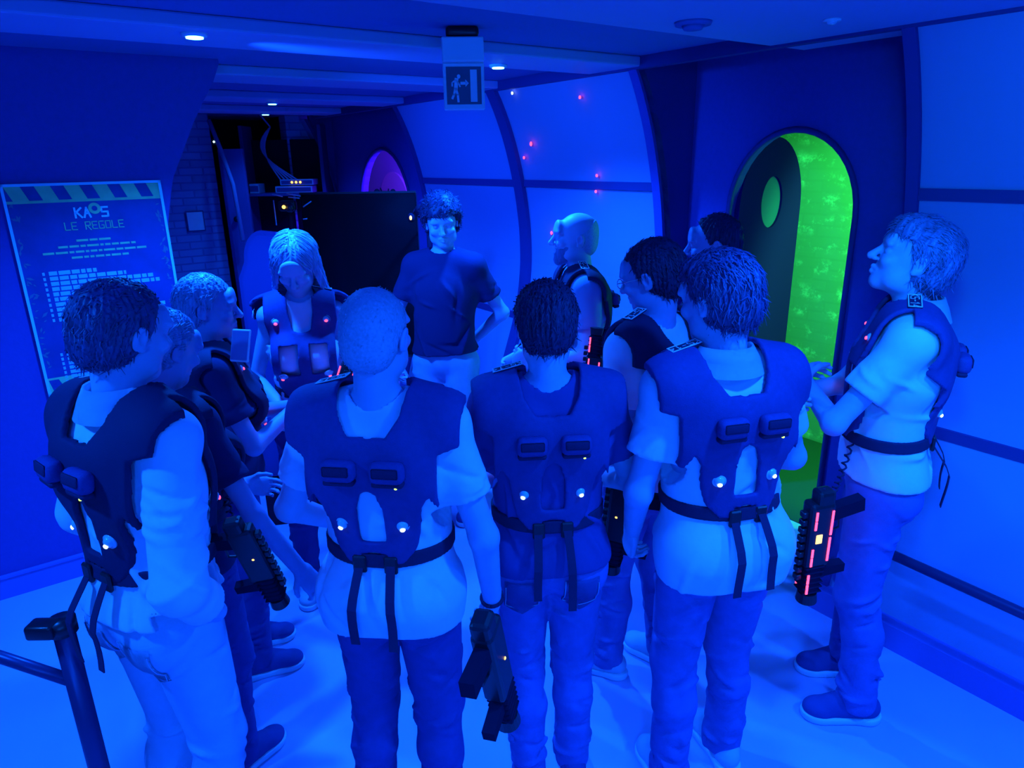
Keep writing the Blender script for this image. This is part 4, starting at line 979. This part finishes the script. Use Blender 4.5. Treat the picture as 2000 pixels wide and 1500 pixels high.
# ------------------------------------------------------------------ rules poster on the left bulkhead
Mw = M_vz(LU)
PX0, PX1, PZ0, PZ1 = .018, .672, .990, 1.982
r = empty('rules_poster', W(LU, (PX0+PX1)/2, PZ0)); tag(r, 'large framed rules poster with hazard stripes and pale text on the dark bulkhead', 'poster')
Ml = Matrix.Translation(-Vector(r.location)) @ Mw
def pbox(name, rects, m, d0, d1):
    bm = bmesh.new()
    for (x0, z0, x1, z1) in rects: add_box(bm, ((x0+x1)/2, (z0+z1)/2, (d0+d1)/2), (x1-x0, z1-z0, d1-d0), Ml)
    return obj(name, bm, m, r)
pbox('panel', [(PX0, PZ0, PX1, PZ1)], mat('poster_navy', (.035, .05, .25), .5, noise=.15, nscale=12), .001, .010)
t = .012
mfr = mat('poster_frame_paint', (.4, .8, .9), .5)
pbox('frame', [(PX0, PZ0, PX0+t, PZ1), (PX1-t, PZ0, PX1, PZ1), (PX0, PZ0, PX1, PZ0+t), (PX0, PZ1-t, PX1, PZ1)], mfr, .009, .018)
myel = mat('hazard_yellow', (.4, .62, .28), .6, noise=.12, nscale=20)
x0 = PX0+t; x1 = PX1-t
for (za, zb, off) in ((PZ1-t-.075, PZ1-t, 0), (PZ0+t, PZ0+t+.075, .04)):
    bm = bmesh.new()
    band = [(x0, za, x1, za+.012)] if off == 0 else [(x0, za, x1, za+.012), (x0, zb-.01, x1, zb)]
    for b in band: add_box(bm, ((b[0]+b[2])/2, (b[1]+b[3])/2, .0105), (b[2]-b[0], b[3]-b[1], .001), Ml)
    k = -1
    while x0+k*.115+off < x1:
        a = x0+k*.115+off; k += 1
        q = [(a, zb), (a+.062, zb), (a+.092, za), (a+.030, za)]
        q = [(min(max(px_, x0), x1), pz_) for px_, pz_ in q]
        if q[1][0]-q[0][0] < .004 and q[2][0]-q[3][0] < .004: continue
        bm.faces.new([bm.verts.new(Ml @ Vector((px_, pz_, .0112))) for px_, pz_ in q])
    obj('hazard_stripes', bm, myel, r)
bm = bmesh.new(); cx = (PX0+PX1)/2+.01
draw_text(bm, 'KA', Ml @ Matrix.Translation((cx-.040, 1.845, 0)), .042, .0125, .2); draw_text(bm, 'S', Ml @ Matrix.Translation((cx+.052, 1.845, 0)), .042, .0125, .2)
obj('heading_letters', bm, mfr, r)
bm = bmesh.new(); N = 20
for k in range(N):
    t0, t1 = 2*math.pi*k/N, 2*math.pi*(k+1)/N
    bm.faces.new([bm.verts.new(Ml @ Vector((cx+.012+rr*math.cos(tt), 1.862+rr*math.sin(tt), .0128))) for rr, tt in ((.026, t0), (.026, t1), (.012, t1), (.012, t0))])
draw_text(bm, 'LE REGOLE', Ml @ Matrix.Translation((cx, 1.785, 0)), .033, .0125, .13)
obj('heading_title', bm, myel, r)
mtx = mat('poster_text_ink', (.3, .62, .85), .6); rg = np.random.RandomState(4)
def words(rows, name, m, h):
    bm = bmesh.new()
    for (xa, xb, z_) in rows:
        x = xa
        while x < xb-.006:
            w_ = min(rg.uniform(.014, .05), xb-x); add_box(bm, (x+w_/2, z_, .011), (w_, h, .001), Ml); x += w_+.006
    obj(name, bm, m, r)
X = lambda f: PX0+(PX1-PX0)*f
words([(X(.38), X(.60), 1.718), (X(.26), X(.76), 1.692), (X(.16), X(.84), 1.666), (X(.33), X(.70), 1.640)], 'intro_text', myel, .010)
L1 = [.47, .66, .84, .88, .46, .40, .46, .80, .89, .67]
L1 = [(X(.17), X(e), 1.575-.0245*k) for k, e in enumerate(L1)]
words(L1, 'rule_text', mtx, .018)
words([(X(.13), X(.145), 1.575-.0245*k) for k in range(10)]+[(X(.13), X(.145), 1.185-.0225*k) for k in range(8)], 'rule_numbers', mtx, .014)
words([(X(.34), X(.62), 1.300), (X(.38), X(.55), 1.272), (X(.24), X(.70), 1.245)], 'note_text', mtx, .014)
words([(X(.17), X(.5+.3*rg.rand()), 1.185-.0225*k) for k in range(8)], 'rule_text', mtx, .016)
bm = bmesh.new()
for k in range(90):
    sx = rg.choice([0, 1]); zz = rg.uniform(1.08, 1.9); xx = X(.03+abs(rg.randn())*.025) if sx == 0 else X(.97-abs(rg.randn())*.02); a = rg.rand()*6.28; l = rg.uniform(.008, .02)
    d = np.array([math.cos(a), math.sin(a)])*l; n_ = np.array([-d[1], d[0]])*.35; c_ = np.array([xx, zz])
    q = [c_-d, c_+n_, c_+d, c_-n_]
    if min(p_[0] for p_ in q) < PX0+t or max(p_[0] for p_ in q) > PX1-t: continue
    bm.faces.new([bm.verts.new(Ml @ Vector((p_[0], p_[1], .0109+.0001*(k % 5)))) for p_ in q])
obj('leaf_pattern', bm, mat('poster_leaf_print', (.08, .17, .26), .7), r)['kind'] = 'stuff'
# ------------------------------------------------------------------ black screen on its stand
def obox(name, c, s, Mx, m, parent, bevel=.0, seg=2):
    bm = bmesh.new(); add_box(bm, c, s, Mx, bevel, seg); return obj(name, bm, m, parent)
c = at(708, 478, 4.30); c[2] = 0
r = empty('television', c, (0, 0, math.radians(-2))); tag(r, 'large switched-off black screen on a stand behind the two staff', 'television')
obox('screen', (0, 0, 1.36), (.71, .05, 1.02), None, MT['screen'], r, .008)
bm = bmesh.new()
for (a, b, c1, c2) in ((-.355, .355, 1.868, 1.88), (-.355, .355, 0.842, .856)): add_box(bm, ((a+b)/2, -.024, (c1+c2)/2), (b-a, .006, c2-c1))
obj('bezel', bm, MT['black'], r)
obox('back_box', (0, .05, 1.5), (.45, .06, .4), None, MT['matte'], r, .01); obox('pole', (0, .07, .85), (.07, .05, 1.3), None, MT['matte'], r, .006)
for sx in (-1, 1): obox('foot', (sx*.22, .03, .025), (.05, .5, .05), None, MT['matte'], r, .01)
obox('crossbar', (0, .05, .05), (.46, .06, .05), None, MT['matte'], r, .01)
c2 = at(752, 374, 4.30)
r2 = empty('game_controller', c2+np.array([0, .0, -.005])); tag(r2, 'small dark controller lying on the top edge of the black screen', 'controller')
bm = bmesh.new(); add_box(bm, (0, 0, .0), (.10, .04, .016), None, .006, 2); add_sphere(bm, (-.05, 0, .004), .018, None, 12); add_sphere(bm, (.05, 0, .004), .016, None, 12); obj('body', bm, MT['matte'], r2, True)
bm = bmesh.new(); add_tube(bm, [(-.02, 0, .006), (-.028, 0, .028)], .004, 6); add_tube(bm, [(.02, 0, .006), (.024, 0, .022)], .004, 6); obj('stick', bm, MT['matte'], r2, True)
# small device with an amber lamp on a bracket arm, between the screen and the curly-haired man
c = at(803, 425, 3.95); r = empty('sensor_beacon', c); tag(r, 'small dark beacon with a yellow lamp on an arm beside the curly-haired man', 'beacon')
bm = bmesh.new(); add_sphere(bm, (0, 0, 0), .022, None, 16, (1, 1, 1.2)); add_sphere(bm, (.055, .02, .035), .038, None, 16); obj('housing', bm, MT['matte'], r, True)
bm = bmesh.new(); add_sphere(bm, (0, -.018, 0), .010, None, 12, (.8, .6, 1.3)); obj('lamp', bm, MT['amber'], r, True)
bm = bmesh.new(); add_tube(bm, [(0, .0, .01), (.03, .01, .05), (.07, .04, .07), (.06, .3, -.06)], .007, 6); add_tube(bm, [(.06, .3, -.06), (.06, .32, -c[2])], .012, 8); obj('arm', bm, MT['matte'], r, True)
# ------------------------------------------------------------------ equipment beyond the archway
mdk = mat('dim_rack_paint', (.05, .05, .2), .7); mdev = mat('pale_device_plastic', (.35, .42, .6), .5); mcab = mat('cable_sheath', (.22, .26, .5), .5)
c = at(560, 362, 7.6); sh = empty('equipment_shelf', (c[0], c[1], 0)); tag(sh, 'tall dark equipment shelf in the closet beyond the archway', 'shelf')
zs_ = c[2]
def sb(name, cc, ss, m, par, bv=.004): return obox(name, cc, ss, None, m, par, bv, 1)
sb('shelf_board', (0, 0, zs_-.09), (.85, .4, .03), mdk, sh); sb('shelf_board', (0, 0, .9), (.85, .4, .03), mdk, sh); sb('shelf_board', (0, 0, .2), (.85, .4, .03), mdk, sh)
for sx in (-1, 1): sb('upright', (sx*.42, .1, 1.22), (.04, .3, 2.44), mdk, sh)
sb('back_panel', (0, .2, 1.2), (.82, .02, 2.2), MT['matte'], sh)
def device(x, y, z, sx, sz, label, leds=0, m=mdev):
    r = empty('network_device', (c[0]+x, c[1]+y, z)); tag(r, label, 'network device')
    sb('case', (0, 0, sz/2), (sx, .2, sz), m, r); sb('front_plate', (0, -.101, sz/2), (sx*.92, .004, sz*.6), mdk, r, 0)
    if leds:
        bm = bmesh.new()
        for k in range(leds): add_sphere(bm, (-.05+.045*k, -.106, sz*.5), .013, None, 8)
        obj('amber_lights', bm, MT['amber'], r, True)
    return r
zt_ = zs_-.075
device(.12, -.06, zt_, .40, .07, 'long pale switch box lowest of the stack on the closet shelf')
device(.16, -.06, zt_+.08, .36, .06, 'pale switch box with amber lights, topmost on the closet shelf', 3)
device(-.30, -.08, zt_-.0, .10, .10, 'small pale adapter box at the empty end of the closet shelf')
bm = bmesh.new(); p0 = np.array([c[0]-.08, c[1]-.08, zs_+.6])
for k in range(5):
    q1 = np.array([c[0]+.0+.05*k, c[1]-.14, zt_+.11]); sag = -.14-.06*k*.6
    pts = [p0+(q1-p0)*t_+np.array([sag*math.sin(math.pi*t_)*(1-.4*t_), 0, 0]) for t_ in np.linspace(0, 1, 12)]; add_tube(bm, pts, .009, 6)
    add_tube(bm, [p0, p0+np.array([-.12, 0, .16]), p0+np.array([-.32-.02*k, .02, .18]), p0+np.array([-.6, .02, .17+.01*k])], .009, 6)
o = obj('cable_bundle', bm, mcab, None, True); tag(o, 'bundle of pale cables drooping to the shelf devices in the closet', 'cables', kind='stuff')
# leaning door frame and conduit in the closet, dark column
c3 = at(470, 420, 7.3); r = empty('closet_door', (c3[0], c3[1], 0)); tag(r, 'narrow dark door standing open in the closet beyond the archway', 'door')
sb('leaf', (0, 0, 1.1), (.22, .05, 2.2), mat('closet_door_paint', (.12, .12, .4), .6), r); sb('edge_strip', (-.12, -.01, 1.1), (.03, .06, 2.2), MT['dark'], r)
bm = bmesh.new(); add_sphere(bm, (-.03, -.05, 1.5), .03, None, 12); obj('knob', bm, MT['black'], r, True)
bm = bmesh.new(); q = at(408, 235, 7.0); add_tube(bm, [q, at(430, 290, 6.98), at(455, 360, 7.0), at(475, 470, 7.02)], .022, 8); o = obj('conduit', bm, mcab, None, True); tag(o, 'thick pale conduit running down at a slant across the closet', 'pipe')
c4 = at(418, 277, 7.0); r = empty('status_lamp', c4); tag(r, 'tiny white indicator light high in the closet beyond the archway', 'indicator lamp')
bm = bmesh.new(); add_box(bm, (0, 0.01, 0), (.04, .02, .06), None, .004, 1); obj('housing', bm, MT['black'], r); bm = bmesh.new(); add_sphere(bm, (0, -.004, 0), .011, None, 8); obj('lamp', bm, MT['wled'], r, True)
# pale notice on the brick
u_, v_ = 7.99, 0; q = at(382, 432, 7.0); k_ = (7.985-q@A)/(_r*(382-1000)/CAM_F+_u*(750-432)/CAM_F+_f).dot(A); q = at(382, 432, 7.0+k_)
r = empty('wall_notice', q); tag(r, 'small pale square notice on the painted brick beside the archway', 'notice'); Ml2 = frame_M((0, 0, 0), B, (0, 0, 1), -A)
bm = bmesh.new(); add_box(bm, (0, 0, .0), (.18, .21, .01), Ml2, .003, 1); obj('backing', bm, mdk, r)
bm = bmesh.new(); add_box(bm, (0, 0, .006), (.155, .185, .004), Ml2); obj('sheet', bm, MT['paper'], r)
# dark padded panel with a rounded top behind the blond woman
c5 = at(512, 450, 3.75); r = empty('padded_panel', (c5[0], c5[1], 0), (0, 0, math.radians(12))); tag(r, 'dark rounded-top padded panel standing behind the blond woman', 'panel')
bm = bmesh.new(); wd = .26; hh = c5[2]
add_prism(bm, [(-wd/2-.03, .25), (-wd/2-.02, hh-.25)]+[(-wd/2+.02-.0+(.10-.10*math.cos(t_)), hh-.16+.16*math.sin(t_)) for t_ in np.linspace(0, math.pi/2, 8)]+[(wd/2, hh-.02), (wd/2+.02, .25)], frame_M((0, 0, 0), (1, 0, 0), (0, 0, 1), (0, -1, 0)), -.04, .04)
bmesh.ops.bevel(bm, geom=[e for e in bm.edges if len(e.link_faces) == 2 and e.calc_face_angle(0) > .8], offset=.02, segments=2, affect='EDGES')
obj('pad', bm, mat('padded_dark_fabric', (.045, .04, .22), .8), r); obox('base', (0, 0, .13), (.3, .3, .26), None, MT['matte'], r, .01)
# desk-top gadget rig by the screen's corner
c6 = at(562, 402, 4.15); r = empty('camera_rig', c6); tag(r, 'small camera rig with a yellow lamp and thin pale rods above the blond woman', 'camera rig')
bm = bmesh.new(); add_box(bm, (0, 0, 0), (.10, .06, .06), None, .012, 2); add_sphere(bm, (.02, -.03, -.01), .028, None, 14); obj('body', bm, MT['black'], r, True)
bm = bmesh.new(); add_sphere(bm, (-.005, -.062, -.003), .011, None, 10); obj('lamp', bm, MT['amber'], r, True)
bm = bmesh.new()
for (a, b) in (((532, 379), (552, 384)), ((560, 378), (587, 383)), ((563, 385), (585, 387)), ((592, 404), (608, 393)), ((534, 391), (540, 440)), ((592, 428), (600, 427))):
    add_tube(bm, [at(*a, 4.13)-c6, at(*b, 4.13)-c6], .004, 5)
obj('rods', bm, mdev, r, True); bm = bmesh.new(); add_tube(bm, [(0, .02, 0), (0, .06, -c6[2])], .014, 8); obj('pole', bm, MT['matte'], r, True)
# ------------------------------------------------------------------ handrails
r = empty('wall_handrail', W(-.5, 2.72, 0)); tag(r, 'dark round handrail along the lower right wall beside the man with crossed arms', 'handrail'); o_ = Vector(r.location)
bm = bmesh.new(); add_tube(bm, [WV(1.38, 2.80, .50)-o_, WV(1.34, 2.73, .475)-o_, WV(1.3, 2.72, .472)-o_, WV(.6, 2.72, .455)-o_, WV(-.6, 2.72, .42)-o_, WV(-1.5, 2.72, .40)-o_], .021, 12); obj('rail', bm, MT['metal'], r, True)
for u_ in (1.25, -.2, -1.3):
    bm = bmesh.new(); add_tube(bm, [WV(u_, 2.72, .455)-o_, WV(u_, 2.78, .42)-o_, WV(u_, 2.90, .42)-o_], .010, 8); obj('bracket', bm, MT['metal'], r, True)
pt = at(120, 1215, 1.78); r = empty('railing', (pt[0], pt[1], 0)); tag(r, 'dark metal railing post with side rail beside the man in rolled sleeves', 'railing'); z_ = pt[2]
bm = bmesh.new(); add_tube(bm, [(0, 0, 0), (0, 0, z_)], .026, 14); obj('post', bm, MT['metal'], r, True)
bm = bmesh.new(); add_disc(bm, Matrix.Translation((0, 0, z_-.03)), .034, .04, 16); add_box(bm, (-.035, -.02, z_-.005), (.07, .05, .04), None, .008, 2); obj('clamp', bm, MT['black'], r, True)
bm = bmesh.new(); add_disc(bm, Matrix.Identity(4), .07, .012, 20); obj('foot_plate', bm, MT['metal'], r, True)
pr = at(0, 1283, 1.85); bm = bmesh.new(); add_tube(bm, [(0, 0, z_-.19), Vector((pr[0]-pt[0], pr[1]-pt[1], pr[2])), Vector((2*(pr[0]-pt[0]), 2*(pr[1]-pt[1]), 2*pr[2]-(z_-.19)))], .016, 10); obj('side_rail', bm, MT['metal'], r, True)
# ------------------------------------------------------------------ small glowing dots standing in for laser light falling on the curved panels
for (x, y, big, m, lab) in ((1037, 281, 2, 'red', 'brightest red dot of laser light on the upper curved panel'), (1023, 308, 1, 'red', 'red dot of laser light on the dark rib below the brightest one'), (1132, 190, .8, 'red', 'tiny red dot of laser light high on the upper panel'),
        (1165, 343, .8, 'red', 'tiny red dot of laser light just above the dark wall strip'), (1163, 374, .7, 'red', 'tiny red dot of laser light just below the dark wall strip'), (1020, 467, 1, 'red', 'red dot of laser light on the lower curved panel by the rib'),
        (1077, 455, 1.4, 'red', 'red dot of laser light on the panel in front of the bald bearded man'), (1000, 182, 1, 'wled', 'tiny dot of white light at the top of the rib by the lamp')):
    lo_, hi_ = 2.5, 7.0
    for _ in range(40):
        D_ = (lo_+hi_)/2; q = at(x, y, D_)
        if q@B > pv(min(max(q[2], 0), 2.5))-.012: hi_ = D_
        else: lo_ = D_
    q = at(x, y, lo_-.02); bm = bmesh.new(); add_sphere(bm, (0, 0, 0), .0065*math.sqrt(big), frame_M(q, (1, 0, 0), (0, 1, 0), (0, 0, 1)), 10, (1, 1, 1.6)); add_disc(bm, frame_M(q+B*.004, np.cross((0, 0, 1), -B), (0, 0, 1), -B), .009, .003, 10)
    o = obj('light_dot', bm, MT[m], None, True); tag(o, lab, 'indicator light', 'dots of light cast on the curved wall')  # stands in for light falling on the wall, no lamp here
# ------------------------------------------------------------------ laser tag guns
def gun(pos, ax, up, label, sc=1.0, red=True, to=None):
    ax = unit(ax); up = np.array(up, float); up = unit(up-ax*(up@ax)); sd = np.cross(up, ax)
    r = empty('laser_gun', pos); tag(r, label, 'toy gun'); G = frame_M((0, 0, 0), ax*sc, sd*sc, up*sc)
    def part(name, fn, m, smooth=False):
        bm = bmesh.new(); fn(bm); return obj(name, bm, MT[m] if isinstance(m, str) else m, r, smooth)
    part('receiver', lambda b: (add_box(b, (0, 0, 0), (.24, .056, .085), G, .012, 2), add_box(b, (-.13, 0, -.01), (.06, .05, .06), G, .012, 2)), 'black')
    part('shroud', lambda b: (add_box(b, (.17, 0, .005), (.13, .05, .06), G, .014, 2), [add_box(b, (.12+.02*k, 0, .005), (.006, .058, .068), G, .003, 1) for k in range(6)]), 'matte')
    part('muzzle', lambda b: add_disc(b, G @ Matrix.Translation((.232, 0, .005)) @ Matrix.Rotation(math.pi/2, 4, 'Y'), .030, .035, 20, .034), 'black')
    part('grip', lambda b: add_prism(b, [(-.09, -.035), (-.045, -.035), (-.065, -.15), (-.11, -.145)], G @ Matrix.Rotation(math.pi/2, 4, 'X'), -.018, .018), 'matte')
    part('foregrip', lambda b: add_prism(b, [(.13, -.02), (.17, -.02), (.165, -.11), (.135, -.11)], G @ Matrix.Rotation(math.pi/2, 4, 'X'), -.016, .016), 'matte')
    part('sight_rail', lambda b: [add_box(b, (-.08+.03*k, 0, .05), (.02, .024, .018), G, .002, 1) for k in range(9)], 'black')
    part('trigger_guard', lambda b: add_tube(b, [G @ Vector(q) for q in ((-.045, 0, -.04), (-.04, 0, -.075), (-.005, 0, -.078), (.005, 0, -.042))], .004, 6), 'black')
    for sy in (-1, 1):
        for (x0_, x1_, zz) in ((-.10, -.03, .025), (.04, .11, .025), (-.10, .10, -.030), (.14, .22, .028)):
            if red: part('led_strip', lambda b: [add_box(b, ((x0_+x1_)/2+dx, sy*.0285, zz), ((x1_-x0_)*.45, .004, .007), G) for dx in (-(x1_-x0_)*.25, (x1_-x0_)*.25)], 'red' if red else 'wled')
        part('display', lambda b: add_box(b, (.005, sy*.0285, .008), (.034, .004, .022) if red else (.008, .004, .008), G, .002, 1), 'amber')
    if to is not None:       # coiled lead from the gun up to the wearer's vest
        p0 = Vector(G @ Vector((-.16, 0, 0))); p1 = Vector(to)-Vector(pos); pts = []
        for k in range(90):
            t_ = k/89; c_ = p0.lerp(p1, t_)+Vector((0, 0, -.10*math.sin(math.pi*t_))); pts.append(c_+Vector((math.cos(k*1.1), math.sin(k*1.1), 0))*.009)
        part('coiled_lead', lambda b: add_tube(b, pts, .0035, 5), 'web', True)
    return r
gun(at(1594, 1040, 2.20), (.05, .1, -1), (-1, -.2, 0), 'laser tag gun with red strips hanging muzzle-down beside the man with crossed arms', 1.0, True, (1.17, 2.20, 1.12))
gun(at(1157, 740, 3.05), (.1, .1, 1), (-1, .3, 0), 'laser tag gun held upright against the bald bearded man', .85)
gun(at(665, 760, 2.72), (-.35, -.3, -1), (.3, -1, .2), 'laser tag gun pointing down below the blond woman hands', .9)
gun(at(962, 1285, 1.66), (.12, .25, -1), (.3, 1, .1), 'dark laser tag gun pointing down in the hand of the bald man in white t-shirt', 1.0, False)
gun(at(492, 1080, 1.86), (.15, .3, -1), (1, .1, 0), 'dark laser tag gun hanging beside the tied-back-hair woman', .8, False, (-.93, 2.02, 1.05))
gun(at(1212, 1000, 2.25), (-.05, .2, -1), (-1, .4, 0), 'dark laser tag gun hanging in front of the man with glasses', .95, False, (.42, 2.42, 1.10))
# phone held by the pale-haired person
c7 = at(470, 675, 2.32); r = empty('phone', c7, (math.radians(-20), 0, math.radians(-15))); tag(r, 'pale phone held up by the person with tousled pale hair', 'phone')
bm = bmesh.new(); add_box(bm, (0, 0, 0), (.07, .009, .11), None, .004, 2); obj('case', bm, MT['paper'], r); bm = bmesh.new(); add_box(bm, (0, -.005, 0), (.062, .002, .098), None); obj('phone_screen', bm, MT['panel'], r)
